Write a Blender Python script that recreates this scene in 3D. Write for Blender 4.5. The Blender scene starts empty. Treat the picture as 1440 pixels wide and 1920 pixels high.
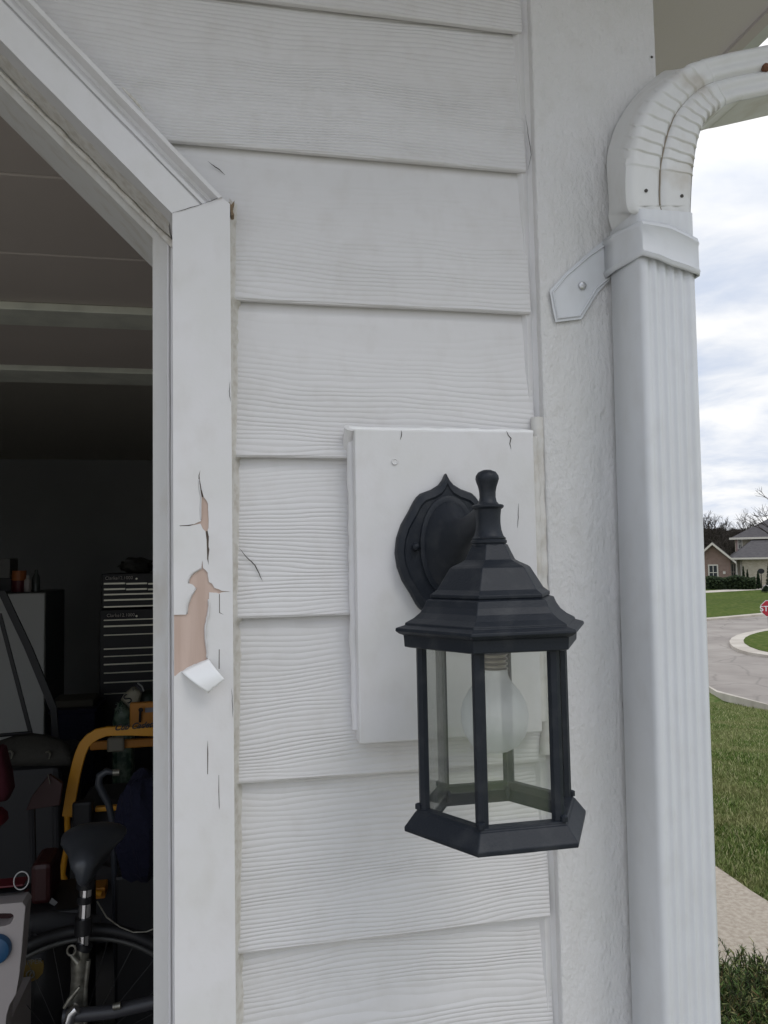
import bpy, bmesh, math, random
from mathutils import Vector, Matrix, noise
from mathutils.geometry import tessellate_polygon
R = math.radians
random.seed(7)
scene = bpy.context.scene
COL = scene.collection

# ------------------------------------------------------------------ camera
F = 1460.0
CAM = Vector((0.0, -0.872, 1.62))
YAW, PITCH, ROLL = R(11.732), R(3.413), R(-1.088)
fwd = Vector((math.sin(YAW)*math.cos(PITCH), math.cos(YAW)*math.cos(PITCH), math.sin(PITCH)))
_r = Vector((math.cos(YAW), -math.sin(YAW), 0)); _u = _r.cross(fwd)
right = _r*math.cos(ROLL) + _u*math.sin(ROLL)
up = -_r*math.sin(ROLL) + _u*math.cos(ROLL)
cam = bpy.data.objects.new('camera', bpy.data.cameras.new('camera')); COL.objects.link(cam)
m = Matrix((right, up, -fwd)).transposed().to_4x4(); m.translation = CAM
cam.matrix_world = m
cam.data.sensor_fit = 'VERTICAL'; cam.data.sensor_height = 24; cam.data.lens = 24*F/1920
cam.data.clip_start = 0.02; cam.data.clip_end = 9000
scene.camera = cam

# ------------------------------------------------------------------ sky, sun, exposure
SUN_EL, SUN_AZ = R(52), R(150)      # azimuth measured from +Y towards +X
w = bpy.data.worlds.new('World'); scene.world = w; w.use_nodes = True
nt = w.node_tree; nt.nodes.clear()
def N(t, nt=nt, **k):
    n = nt.nodes.new(t)
    for a, v in k.items(): setattr(n, a, v)
    return n
out = N('ShaderNodeOutputWorld'); bg = N('ShaderNodeBackground'); bg.inputs['Strength'].default_value = 0.1
sky = N('ShaderNodeTexSky'); sky.sky_type = 'NISHITA'; sky.sun_disc = False
sky.sun_elevation = SUN_EL; sky.sun_rotation = SUN_AZ; sky.air_density = 1.2; sky.dust_density = 2.0
tc = N('ShaderNodeTexCoord'); sep = N('ShaderNodeSeparateXYZ'); nt.links.new(tc.outputs['Generated'], sep.inputs[0])
ad = N('ShaderNodeMath', operation='MAXIMUM'); nt.links.new(sep.outputs['Z'], ad.inputs[0]); ad.inputs[1].default_value = 0.0
ad2 = N('ShaderNodeMath', operation='ADD'); nt.links.new(ad.outputs[0], ad2.inputs[0]); ad2.inputs[1].default_value = 0.16
cmb = N('ShaderNodeCombineXYZ')
for i, a in enumerate('XY'):
    d = N('ShaderNodeMath', operation='DIVIDE'); nt.links.new(sep.outputs[a], d.inputs[0]); nt.links.new(ad2.outputs[0], d.inputs[1]); nt.links.new(d.outputs[0], cmb.inputs[i])
cmb.inputs[2].default_value = 3.3
def wnoise(scale, detail, rough, lo, hi, off):
    mp = N('ShaderNodeMapping'); mp.inputs['Location'].default_value = off; nt.links.new(cmb.outputs[0], mp.inputs[0])
    n = N('ShaderNodeTexNoise'); n.inputs['Scale'].default_value = scale; n.inputs['Detail'].default_value = detail; n.inputs['Roughness'].default_value = rough
    n.inputs['Distortion'].default_value = 0.4
    nt.links.new(mp.outputs[0], n.inputs['Vector'])
    r = N('ShaderNodeMapRange'); r.interpolation_type = 'SMOOTHSTEP'; r.inputs[1].default_value = lo; r.inputs[2].default_value = hi
    nt.links.new(n.outputs[0], r.inputs[0]); return r.outputs[0]
c_small = wnoise(1.35, 6, 0.55, 0.38, 0.64, (3.1, 0.4, 0))
c_big = wnoise(0.55, 3, 0.5, 0.25, 0.6, (1.4, 7.0, 0))
cloud = N('ShaderNodeMix', data_type='RGBA'); nt.links.new(c_small, cloud.inputs[0])
cloud.inputs['A'].default_value = (5.4, 6.05, 7.3, 1); cloud.inputs['B'].default_value = (8.95, 8.95, 8.95, 1)
mx = N('ShaderNodeMix', data_type='RGBA')
k = N('ShaderNodeMapRange'); nt.links.new(c_big, k.inputs[0]); k.inputs[3].default_value = 0.76; k.inputs[4].default_value = 1.0
nt.links.new(k.outputs[0], mx.inputs[0]); nt.links.new(sky.outputs[0], mx.inputs['A']); nt.links.new(cloud.outputs['Result'], mx.inputs['B'])
zb = N('ShaderNodeMapRange'); nt.links.new(ad.outputs[0], zb.inputs[0]); zb.inputs[1].default_value = .35; zb.inputs[2].default_value = 1.0; zb.inputs[3].default_value = 1.0; zb.inputs[4].default_value = 1.55
vm = N('ShaderNodeVectorMath', operation='SCALE'); nt.links.new(mx.outputs['Result'], vm.inputs[0]); nt.links.new(zb.outputs[0], vm.inputs['Scale'])
nt.links.new(vm.outputs[0], bg.inputs[0]); nt.links.new(bg.outputs[0], out.inputs[0])

sd = bpy.data.lights.new('sun', 'SUN'); sd.energy = 0.55; sd.angle = R(22); sd.color = (1, 0.96, 0.9)
sun = bpy.data.objects.new('sun', sd); COL.objects.link(sun)
dirv = Vector((math.sin(SUN_AZ)*math.cos(SUN_EL), math.cos(SUN_AZ)*math.cos(SUN_EL), math.sin(SUN_EL)))
sun.rotation_euler = dirv.to_track_quat('Z', 'Y').to_euler(); sun.location = dirv*20
scene.view_settings.view_transform = 'Standard'; scene.view_settings.look = 'None'
scene.view_settings.exposure = 0.23; scene.view_settings.gamma = 1.0
scene.cycles.max_bounces = 10; scene.cycles.transparent_max_bounces = 24

# ------------------------------------------------------------------ measuring helpers
def ray(px, py): return right*((px-720)/F) + up*((960-py)/F) + fwd
def W(px, py, Y):                   # point of the photo on the plane Y = const (parallel to the front wall)
    d = ray(px, py); return CAM + d*((Y-CAM.y)/d.y)
DIR = R(35.5)                       # direction from the camera to the street
U = Vector((math.sin(DIR), math.cos(DIR), 0)); V = Vector((math.cos(DIR), -math.sin(DIR), 0))
CAM0 = Vector((CAM.x, CAM.y, 0))
TS = [(-1e5, 0), (4.9, 0), (7.5, -.18), (10, -.52), (19.7, -1.86), (24, -2.02), (33.9, -2.12), (49.2, -2.26), (82, -1.77), (160, -1.3), (1e5, -1.3)]
def terr(s):
    for (a, za), (b, zb) in zip(TS, TS[1:]):
        if s <= b: return za + (zb-za)*(s-a)/(b-a)
def L(s, t, z=None):                # local street frame -> world
    p = CAM0 + U*s + V*t; return Vector((p.x, p.y, terr(s) if z is None else z))
def G(px, py):                      # photo pixel -> (s, t) on the ground
    d = ray(px, py); ds = d.dot(U); lo, hi = 0.5, 400.0
    if py > 1060:
        for _ in range(60):
            mid = (lo+hi)/2
            if CAM.z + d.z*mid > terr(ds*mid): lo = mid
            else: hi = mid
    return ds*lo, d.dot(V)*lo
def H(px, py, s):                   # photo pixel -> (t, z) on a plane facing the street at distance s
    d = ray(px, py); k = s/d.dot(U); return d.dot(V)*k, CAM.z + d.z*k

# ------------------------------------------------------------------ materials
def mat(name, col, rough=0.6, metal=0.0, var=None, bump=None, col2=None, spec=0.5, coat=0):
    m = bpy.data.materials.new(name); m.use_nodes = True; t = m.node_tree
    b = t.nodes['Principled BSDF']; b.inputs['Roughness'].default_value = rough; b.inputs['Metallic'].default_value = metal
    b.inputs['Specular IOR Level'].default_value = spec; b.inputs['Coat Weight'].default_value = coat
    b.inputs['Base Color'].default_value = (*col, 1)
    tcn = t.nodes.new('ShaderNodeTexCoord')
    if var:
        sc, lo, hi = var[:3]; st = var[3] if len(var) > 3 else (1, 1, 1)
        mp = t.nodes.new('ShaderNodeMapping'); mp.inputs['Scale'].default_value = st; t.links.new(tcn.outputs['Object'], mp.inputs[0])
        n = t.nodes.new('ShaderNodeTexNoise'); n.inputs['Scale'].default_value = sc; n.inputs['Detail'].default_value = 6; t.links.new(mp.outputs[0], n.inputs['Vector'])
        r = t.nodes.new('ShaderNodeMapRange'); r.inputs[1].default_value = lo; r.inputs[2].default_value = hi; t.links.new(n.outputs[0], r.inputs[0])
        x = t.nodes.new('ShaderNodeMix'); x.data_type = 'RGBA'; t.links.new(r.outputs[0], x.inputs[0])
        x.inputs['A'].default_value = (*col, 1); x.inputs['B'].default_value = (*(col2 or [c*0.75 for c in col]), 1)
        t.links.new(x.outputs['Result'], b.inputs['Base Color'])
    if bump:
        prev = None
        for bp in (bump if isinstance(bump, list) else [bump]):
            sc, strength, dist = bp[:3]; st = bp[3] if len(bp) > 3 else (1, 1, 1)
            mp = t.nodes.new('ShaderNodeMapping'); mp.inputs['Scale'].default_value = st; t.links.new(tcn.outputs['Object'], mp.inputs[0])
            n = t.nodes.new('ShaderNodeTexNoise'); n.inputs['Scale'].default_value = sc; n.inputs['Detail'].default_value = 5; t.links.new(mp.outputs[0], n.inputs['Vector'])
            bn = t.nodes.new('ShaderNodeBump'); bn.inputs['Strength'].default_value = strength; bn.inputs['Distance'].default_value = dist
            t.links.new(n.outputs[0], bn.inputs['Height'])
            if prev: t.links.new(prev.outputs[0], bn.inputs['Normal'])
            prev = bn
        t.links.new(prev.outputs[0], b.inputs['Normal'])
    return m

def grain_mat(name, col, col2):     # embossed cedar grain of fibre-cement lap siding, laid out in metres in the UV map
    m = bpy.data.materials.new(name); m.use_nodes = True; t = m.node_tree; Lk = t.links.new
    b = t.nodes['Principled BSDF']; b.inputs['Roughness'].default_value = 0.55
    uv = t.nodes.new('ShaderNodeTexCoord').outputs['UV']
    def mp(sx, sy):
        q = t.nodes.new('ShaderNodeMapping'); q.inputs['Scale'].default_value = (sx, sy, 1); Lk(uv, q.inputs[0]); return q.outputs[0]
    def nz(v, sc=1.0, det=2, rough=0.5):
        n = t.nodes.new('ShaderNodeTexNoise'); n.inputs['Scale'].default_value = sc; n.inputs['Detail'].default_value = det; n.inputs['Roughness'].default_value = rough
        Lk(v, n.inputs['Vector']); return n.outputs[0]
    def ma(op, a, b_, c=None):
        q = t.nodes.new('ShaderNodeMath'); q.operation = op
        for i, x in enumerate((a, b_, c)):
            if x is None: continue
            if isinstance(x, (int, float)): q.inputs[i].default_value = x
            else: Lk(x, q.inputs[i])
        return q.outputs[0]
    def rng(x, a, b_, c=0, d=1):
        q = t.nodes.new('ShaderNodeMapRange'); q.interpolation_type = 'SMOOTHSTEP'
        for i, y in enumerate((a, b_, c, d)): q.inputs[i+1].default_value = y
        Lk(x, q.inputs[0]); return q.outputs[0]
    s = t.nodes.new('ShaderNodeSeparateXYZ'); Lk(uv, s.inputs[0])
    n1 = nz(mp(2.0, 7.5), det=3); n2 = nz(mp(22, 60), det=3); n3 = nz(mp(2.0, 26), det=2)
    hh = ma('FRACT', s.outputs['Y'], None)
    kid = ma('FLOOR', s.outputs['Y'], None)
    wn = t.nodes.new('ShaderNodeTexWhiteNoise'); wn.noise_dimensions = '1D'; Lk(kid, wn.inputs['W']); rk = wn.outputs['Value']
    low = rng(ma('ADD', hh, ma('MULTIPLY', ma('SUBTRACT', nz(mp(2.5, 10), det=2), 0.5), 0.16)), 0.055, 0.135, 1, 0)
    low = ma('MAXIMUM', low, rng(rk, 0.45, 0.55, 0, 1))
    quad = ma('MULTIPLY', ma('MULTIPLY', hh, hh), rng(rk, 0.45, 0.55, 2900, 700))
    ph = ma('SUBTRACT', ma('MULTIPLY', hh, 1420), quad)
    ph = ma('ADD', ph, ma('MULTIPLY', n1, 80)); ph = ma('ADD', ph, ma('MULTIPLY', n2, 2.4)); ph = ma('ADD', ph, ma('MULTIPLY', n3, 5))
    sn = ma('SINE', ph, 0)
    ridge = ma('POWER', ma('ADD', ma('MULTIPLY', sn, 0.5), 0.5), 0.5)
    mask = ma('MULTIPLY', rng(nz(mp(1.3, 9.5), det=1), 0.24, 0.40, 0.4, 1), rng(nz(mp(5, 40), det=2), 0.3, 0.55, 0.5, 1))
    mask = ma('MULTIPLY', mask, ma('ADD', ma('MULTIPLY', low, 0.62), 0.38))
    h = ma('MULTIPLY', ridge, mask)
    fine = ma('MULTIPLY', nz(mp(420, 700), det=4, rough=0.7), 0.13)
    h = ma('ADD', h, fine)
    bn = t.nodes.new('ShaderNodeBump'); bn.inputs['Strength'].default_value = 1.0; bn.inputs['Distance'].default_value = 0.00066
    Lk(h, bn.inputs['Height']); Lk(bn.outputs[0], b.inputs['Normal'])
    x = t.nodes.new('ShaderNodeMix'); x.data_type = 'RGBA'; Lk(rng(nz(mp(3, 9), det=5), 0.35, 0.75), x.inputs[0])
    x.inputs['A'].default_value = (*col, 1); x.inputs['B'].default_value = (*col2, 1); Lk(x.outputs['Result'], b.inputs['Base Color'])
    return m

def specks(m, scale=55, thr=.035, col=(.12, .10, .08)):
    t = m.node_tree; b = t.nodes['Principled BSDF']; src = b.inputs['Base Color'].links[0].from_socket
    tcn = t.nodes.new('ShaderNodeTexCoord'); v = t.nodes.new('ShaderNodeTexVoronoi'); v.inputs['Scale'].default_value = scale; t.links.new(tcn.outputs['Object'], v.inputs['Vector'])
    s2 = t.nodes.new('ShaderNodeSeparateColor'); t.links.new(v.outputs['Color'], s2.inputs[0])
    a = t.nodes.new('ShaderNodeMath'); a.operation = 'LESS_THAN'; t.links.new(v.outputs['Distance'], a.inputs[0])
    q = t.nodes.new('ShaderNodeMath'); q.operation = 'MULTIPLY'; t.links.new(s2.outputs[0], q.inputs[0]); q.inputs[1].default_value = .07; t.links.new(q.outputs[0], a.inputs[1])
    g_ = t.nodes.new('ShaderNodeMath'); g_.operation = 'GREATER_THAN'; t.links.new(s2.outputs[1], g_.inputs[0]); g_.inputs[1].default_value = 1-thr
    e = t.nodes.new('ShaderNodeMath'); e.operation = 'MULTIPLY'; t.links.new(a.outputs[0], e.inputs[0]); t.links.new(g_.outputs[0], e.inputs[1])
    x = t.nodes.new('ShaderNodeMix'); x.data_type = 'RGBA'; t.links.new(e.outputs[0], x.inputs[0]); t.links.new(src, x.inputs['A']); x.inputs['B'].default_value = (*col, 1)
    # soft grime patches
    mp = t.nodes.new('ShaderNodeMapping'); mp.inputs['Scale'].default_value = (9, 9, 6); t.links.new(tcn.outputs['Object'], mp.inputs[0])
    n = t.nodes.new('ShaderNodeTexNoise'); n.inputs['Detail'].default_value = 4; t.links.new(mp.outputs[0], n.inputs['Vector'])
    r = t.nodes.new('ShaderNodeMapRange'); r.inputs[1].default_value = .5; r.inputs[2].default_value = .75; r.inputs[3].default_value = 0; r.inputs[4].default_value = .35; t.links.new(n.outputs[0], r.inputs[0])
    y = t.nodes.new('ShaderNodeMix'); y.data_type = 'RGBA'; y.blend_type = 'MULTIPLY'; t.links.new(r.outputs[0], y.inputs[0]); t.links.new(x.outputs['Result'], y.inputs['A']); y.inputs['B'].default_value = (.86, .84, .81, 1)
    t.links.new(y.outputs['Result'], b.inputs['Base Color'])
M = {}
M['siding'] = grain_mat('siding_paint', (.70, .688, .688), (.655, .642, .638))
M['trim'] = mat('trim_paint', (.715, .703, .708), .5, var=(14, .4, .8), col2=(.665, .66, .64), bump=[(260, .25, .0006), (22, .25, .002, (1, 1, .25))])
M['board'] = mat('rough_board_paint', (.70, .69, .685), .6, var=(9, .4, .8), col2=(.645, .64, .62),
                 bump=[(290, 1, .0016, (1, 1, .6)), (120, .9, .0022, (1, 1, .5)), (40, .8, .0042, (1, 1, .14))])
M['jamb_trim'] = mat('jamb_paint', (.66, .65, .63), .6, var=(45, .5, .75, (1, 1, .3)), col2=(.56, .53, .48), bump=(160, .4, .001))  # jamb trim, slightly darker than the casing, with random browner blotches
M['caulk'] = mat('caulk', (.65, .63, .59), .6, var=(110, .45, .7), col2=(.53, .495, .44), bump=(140, .6, .002))
M['caulk_b'] = mat('block_caulk', (.67, .655, .625), .6, var=(60, .45, .7), col2=(.58, .55, .50), bump=(120, .4, .002))
M['caulk_white'] = mat('fresh_caulk', (.82, .82, .81), .4, bump=(120, .5, .002))
M['wood'] = mat('bare_wood', (.575, .445, .38), .85, var=(60, .42, .66, (1, 1, .08)), col2=(.475, .355, .295), bump=(160, .4, .001, (1, 1, .1)))
M['paintback'] = mat('paint_flake', (.88, .885, .89), .5)
M['crack'] = mat('crack_shade_seal', (.06, .055, .05), .9)  # shade inside cracks and holes painted near-black; also the door seal's colour
M['crack_shade'] = mat('crack_shade_brown', (.10, .075, .06), .9)  # shade deep in the casing cracks, painted as a dark brown layer
M['stain'] = mat('rust', (.14, .06, .03), .8)
M['metalwhite'] = mat('white_aluminium', (.68, .695, .72), .32, var=(7, .4, .8), col2=(.62, .63, .64), bump=(300, .12, .0004))
M['metalwhite_old'] = mat('old_white_aluminium', (.68, .68, .67), .4, var=(22, .56, .78), col2=(.54, .51, .46), bump=[(300, .15, .0005), (40, .3, .0012)])
M['seam_brown'] = mat('brown_seam', (.27, .23, .18), .9)  # plain brown for the line along the elbow seam
M['screw'] = mat('zinc_screw', (.55, .55, .55), .3, .9)
M['black'] = mat('lantern_black', (.0135, .0170, .0235), .46, var=(55, .5, .8), col2=(.032, .035, .040), bump=(520, .5, .0006), spec=.28)
M['brass'] = mat('bulb_base_metal', (.42, .39, .33), .35, .85)
M['soffit'] = mat('soffit_paint', (.67, .62, .64), .8, bump=(300, .3, .001))
M['fascia'] = mat('fascia_paint', (.58, .53, .54), .7)
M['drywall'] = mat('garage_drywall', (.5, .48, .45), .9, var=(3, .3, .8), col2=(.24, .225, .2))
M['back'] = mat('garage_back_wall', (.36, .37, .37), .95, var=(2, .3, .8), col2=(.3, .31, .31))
M['ceil'] = mat('garage_ceiling', (.55, .52, .45), .95)
M['door'] = mat('garage_door_inside', (.52, .465, .42), .7, var=(2, .3, .8), col2=(.46, .41, .37))
M['steel'] = mat('galvanised_strut', (.66, .67, .58), .5, .0, var=(12, .4, .7), col2=(.54, .55, .48))
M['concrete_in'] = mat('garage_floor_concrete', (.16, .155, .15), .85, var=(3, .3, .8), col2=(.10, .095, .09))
def glassy(name, tint, gloss, body, bodycol=(.8, .8, .8), rough=.04, edge=.75):
    m = bpy.data.materials.new(name); m.use_nodes = True; t = m.node_tree; t.nodes.clear()
    o = t.nodes.new('ShaderNodeOutputMaterial'); tr = t.nodes.new('ShaderNodeBsdfTransparent'); tr.inputs[0].default_value = (*tint, 1)
    gl = t.nodes.new('ShaderNodeBsdfGlossy'); gl.inputs['Roughness'].default_value = rough
    fr = t.nodes.new('ShaderNodeLayerWeight'); fr.inputs[0].default_value = .25
    mr = t.nodes.new('ShaderNodeMapRange'); mr.inputs[3].default_value = gloss; mr.inputs[4].default_value = edge; t.links.new(fr.outputs['Fresnel'], mr.inputs[0])
    m1 = t.nodes.new('ShaderNodeMixShader'); t.links.new(mr.outputs[0], m1.inputs[0]); t.links.new(tr.outputs[0], m1.inputs[1]); t.links.new(gl.outputs[0], m1.inputs[2])
    df = t.nodes.new('ShaderNodeBsdfDiffuse'); df.inputs[0].default_value = (*bodycol, 1)
    m2 = t.nodes.new('ShaderNodeMixShader'); m2.inputs[0].default_value = body; t.links.new(m1.outputs[0], m2.inputs[1]); t.links.new(df.outputs[0], m2.inputs[2])
    t.links.new(m2.outputs[0], o.inputs[0]); return m
M['pane'] = glassy('lantern_glass', (.982, .99, .98), .055, .03, (.7, .72, .68), .04, .5)
M['bulb'] = glassy('bulb_glass', (.985, .99, .985), .05, .44, (.88, .89, .9), .25, .22)

for k_ in ('siding', 'trim', 'board', 'metalwhite', 'metalwhite_old'): specks(M[k_])
# ------------------------------------------------------------------ mesh helpers
class MB:
    def __init__(s): s.v = []; s.f = []; s.uv = None
    def add(s, vs, fs):
        n = len(s.v); s.v += [Vector(p) for p in vs]; s.f += [tuple(i+n for i in f) for f in fs]; return s
    def box(s, x0, x1, y0, y1, z0, z1):
        P = [(x, y, z) for z in (z0, z1) for y in (y0, y1) for x in (x0, x1)]
        return s.add(P, [(0, 2, 3, 1), (4, 5, 7, 6), (0, 1, 5, 4), (2, 6, 7, 3), (0, 4, 6, 2), (1, 3, 7, 5)])
    def frame_box(s, o, a, b, c):    # box from corner o and three edge vectors
        P = [o, o+a, o+b, o+a+b, o+c, o+a+c, o+b+c, o+a+b+c]
        return s.add(P, [(0, 2, 3, 1), (4, 5, 7, 6), (0, 1, 5, 4), (2, 6, 7, 3), (0, 4, 6, 2), (1, 3, 7, 5)])
    def lbox(s, t0, t1, s0, s1, z0, z1):
        return s.frame_box(L(s0, t0, z0), V*(t1-t0), U*(s1-s0), Vector((0, 0, z1-z0)))
    def prism(s, poly, y0, y1, holes=()):   # XZ polygon with optional holes, extruded along Y
        loops = [[Vector((p[0], 0, p[1])) for p in poly]] + [[Vector((p[0], 0, p[1])) for p in h] for h in holes]
        flat = [p for lp in loops for p in lp]; n = len(flat)
        tri = tessellate_polygon(loops)
        fs = [tuple(t) for t in tri] + [tuple(i+n for i in reversed(t)) for t in tri]
        k = 0
        for lp in loops:
            m_ = len(lp)
            fs += [(k+i, k+(i+1) % m_, k+(i+1) % m_+n, k+i+n) for i in range(m_)]; k += m_
        return s.add([(p.x, y0, p.z) for p in flat] + [(p.x, y1, p.z) for p in flat], fs)
    def plate(s, pts, off):          # any planar polygon (3D points) thickened by the vector off
        pts = [Vector(p) for p in pts]; n = len(pts); tri = tessellate_polygon([pts])
        fs = [tuple(t) for t in tri] + [tuple(i+n for i in reversed(t)) for t in tri] + [(i, (i+1) % n, (i+1) % n+n, i+n) for i in range(n)]
        return s.add(pts + [p+Vector(off) for p in pts], fs)
    def tube(s, pts, rad, seg=10, caps=True, closed=False):
        pts = [Vector(p) for p in pts]; rad = rad if isinstance(rad, (list, tuple)) else [rad]*len(pts)
        rings = []; prev = None; n = len(pts)
        for i, p in enumerate(pts):
            if closed: d = pts[(i+1) % n]-pts[i-1]
            else: d = pts[min(i+1, n-1)]-pts[max(i-1, 0)]
            d.normalize()
            if prev is None:
                a = d.orthogonal().normalized()
            else:
                a = prev - d*prev.dot(d); a = a.normalized() if a.length > 1e-6 else d.orthogonal().normalized()
            prev = a; b = d.cross(a)
            rings.append([p + (a*math.cos(2*math.pi*k/seg) + b*math.sin(2*math.pi*k/seg))*rad[i] for k in range(seg)])
        vs = [q for r_ in rings for q in r_]; fs = []
        for i in range(n if closed else n-1):
            j = (i+1) % n
            fs += [(i*seg+k, i*seg+(k+1) % seg, j*seg+(k+1) % seg, j*seg+k) for k in range(seg)]
        if caps and not closed: fs += [tuple(range(seg-1, -1, -1)), tuple((n-1)*seg+k for k in range(seg))]
        return s.add(vs, fs)
    def strip(s, pts, wv, off):      # flat strap along pts; wv = width vector (or list), off = thickness vector
        pts = [Vector(p) for p in pts]; n = len(pts); ws = wv if isinstance(wv, list) else [wv]*n
        vs = []
        for p, q in zip(pts, ws): q = Vector(q); vs += [p-q/2, p+q/2, p+q/2+Vector(off), p-q/2+Vector(off)]
        fs = []
        for i in range(n-1):
            for k in range(4): fs.append((i*4+k, i*4+(k+1) % 4, i*4+4+(k+1) % 4, i*4+4+k))
        fs += [(3, 2, 1, 0), tuple((n-1)*4+k for k in range(4))]
        return s.add(vs, fs)
    def lathe(s, prof, c, seg=32, ang0=0.0, axis='Z'):
        vs = []; fs = []
        for r_, h in prof:
            for k in range(seg):
                a = ang0 + 2*math.pi*k/seg
                if axis == 'Z': vs.append((c[0]+r_*math.cos(a), c[1]+r_*math.sin(a), h))
                else: vs.append((c[0]+r_*math.cos(a), h, c[2]+r_*math.sin(a)))
        for i in range(len(prof)-1):
            fs += [(i*seg+k, i*seg+(k+1) % seg, (i+1)*seg+(k+1) % seg, (i+1)*seg+k) for k in range(seg)]
        if prof[0][0] > 1e-5: fs.append(tuple(range(seg-1, -1, -1)))
        if prof[-1][0] > 1e-5: fs.append(tuple((len(prof)-1)*seg+k for k in range(seg)))
        return s.add(vs, fs)
    def blob(s, c, r, seg=16, rings=10, jit=0.0, sc=3.0):
        vs = []; fs = []
        for i in range(rings+1):
            th = math.pi*i/rings
            for k in range(seg):
                a = 2*math.pi*k/seg; d = Vector((math.sin(th)*math.cos(a), math.sin(th)*math.sin(a), math.cos(th)))
                q = 1 + jit*noise.noise(d*sc + Vector(c)*3)
                vs.append((c[0]+r[0]*d.x*q, c[1]+r[1]*d.y*q, c[2]+r[2]*d.z*q))
        for i in range(rings): fs += [(i*seg+k, (i+1)*seg+k, (i+1)*seg+(k+1) % seg, i*seg+(k+1) % seg) for k in range(seg)]
        return s.add(vs, fs)
    def build(s, name, m, parent=None, smooth=None, bevel=0, label=None, fixn=True):
        me = bpy.data.meshes.new(name); o_ = Vector((0, 0, 0))
        q = parent
        while q: o_ += q.location; q = q.parent
        me.from_pydata([p-o_ for p in s.v], [], s.f); me.update()
        if fixn:
            b = bmesh.new(); b.from_mesh(me); bmesh.ops.recalc_face_normals(b, faces=b.faces); b.to_mesh(me); b.free()
        if s.uv:
            l = me.uv_layers.new(name='UVMap')
            for poly in me.polygons:
                for li in poly.loop_indices: l.data[li].uv = s.uv[me.loops[li].vertex_index]
        me.materials.append(m)
        o = bpy.data.objects.new(name, me); COL.objects.link(o)
        if parent: o.parent = parent
        if smooth is not None:
            for p in me.polygons: p.use_smooth = True
            me.set_sharp_from_angle(angle=R(smooth))
        if bevel:
            md = o.modifiers.new('bevel', 'BEVEL'); md.width = bevel; md.segments = 2; md.limit_method = 'ANGLE'; md.angle_limit = R(35)
        if label: o['label'] = label
        return o
def text_mb(txt, size, org, xd, ud, shear=0.0, depth=0.001, align='LEFT', bold=0.0):
    cu = bpy.data.curves.new('t', 'FONT'); cu.body = txt; cu.size = size; cu.shear = shear; cu.align_x = align; cu.offset = bold
    cu.extrude = 0; o = bpy.data.objects.new('t', cu); COL.objects.link(o)
    dg = bpy.context.evaluated_depsgraph_get(); me = bpy.data.meshes.new_from_object(o.evaluated_get(dg))
    b = MB(); xd = Vector(xd).normalized(); ud = Vector(ud).normalized(); nrm = xd.cross(ud)
    b.add([Vector(org)+xd*v.co.x+ud*v.co.y+nrm*depth for v in me.vertices], [tuple(p.vertices) for p in me.polygons])
    bpy.data.objects.remove(o); bpy.data.curves.remove(cu); bpy.data.meshes.remove(me); return b
def tag(o, label, cat=None, group=None, kind=None):
    o['label'] = label
    if cat: o['category'] = cat
    if group: o['group'] = group
    if kind: o['kind'] = kind
    return o
def thing(name, label, cat, loc=(0, 0, 0), group=None):
    o = bpy.data.objects.new(name, None); COL.objects.link(o); o.location = loc; o.empty_display_size = .1
    return tag(o, label, cat, group)
def struct(name, b, m, **k):
    o = b.build(name, m, **k); o['kind'] = 'structure'; return o
def jit(pts, a, f=30): return [Vector(p)+Vector([a*noise.noise(Vector(p)*f+Vector((i*7, 0, 0))) for i in range(3)]) for p in pts]

# ------------------------------------------------------------------ ground
def lawn_mat(name, c1, c2, c3, sc):
    m = mat(name, c1, .95, var=(sc, .35, .68), col2=c2, bump=(sc*6, .8, .03), spec=.08); t = m.node_tree
    b = t.nodes['Principled BSDF']; x = b.inputs['Base Color'].links[0].from_node
    n = t.nodes.new('ShaderNodeTexNoise'); n.inputs['Scale'].default_value = sc*9; n.inputs['Detail'].default_value = 3
    tcn = [q for q in t.nodes if q.type == 'TEX_COORD'][0]; t.links.new(tcn.outputs['Object'], n.inputs['Vector'])
    r = t.nodes.new('ShaderNodeMapRange'); r.inputs[1].default_value = .45; r.inputs[2].default_value = .7; t.links.new(n.outputs[0], r.inputs[0])
    y = t.nodes.new('ShaderNodeMix'); y.data_type = 'RGBA'; t.links.new(r.outputs[0], y.inputs[0]); t.links.new(x.outputs['Result'], y.inputs['A'])
    y.inputs['B'].default_value = (*c3, 1); t.links.new(y.outputs['Result'], b.inputs['Base Color']); return m
M['lawn'] = lawn_mat('lawn_ground', (.065, .105, .022), (.095, .14, .03), (.17, .175, .07), .9)
M['lawn_far'] = lawn_mat('far_lawn', (.046, .078, .010), (.066, .100, .014), (.12, .135, .035), .45)
sl = [-900, -200, -60, -20, -8, -4, 0, 2, 3.5, 4.9] + [5+.8*i for i in range(19)] + [20, 21.5, 22.7, 24, 27, 30, 33.9, 38, 43, 49.2, 55, 62, 70, 76, 82, 100, 130, 160, 300, 800, 4000]
tl = [-3000, -800, -200, -80, -40, -20, -10, -5, -2, 0, 2, 5, 10, 20, 40, 80, 200, 800, 3000]
b = MB(); b.add([L(s, t) for s in sl for t in tl], [(i*len(tl)+j, i*len(tl)+j+1, (i+1)*len(tl)+j+1, (i+1)*len(tl)+j) for i in range(len(sl)-1) for j in range(len(tl)-1)])
struct('ground', b, M['lawn'], smooth=60)
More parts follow.
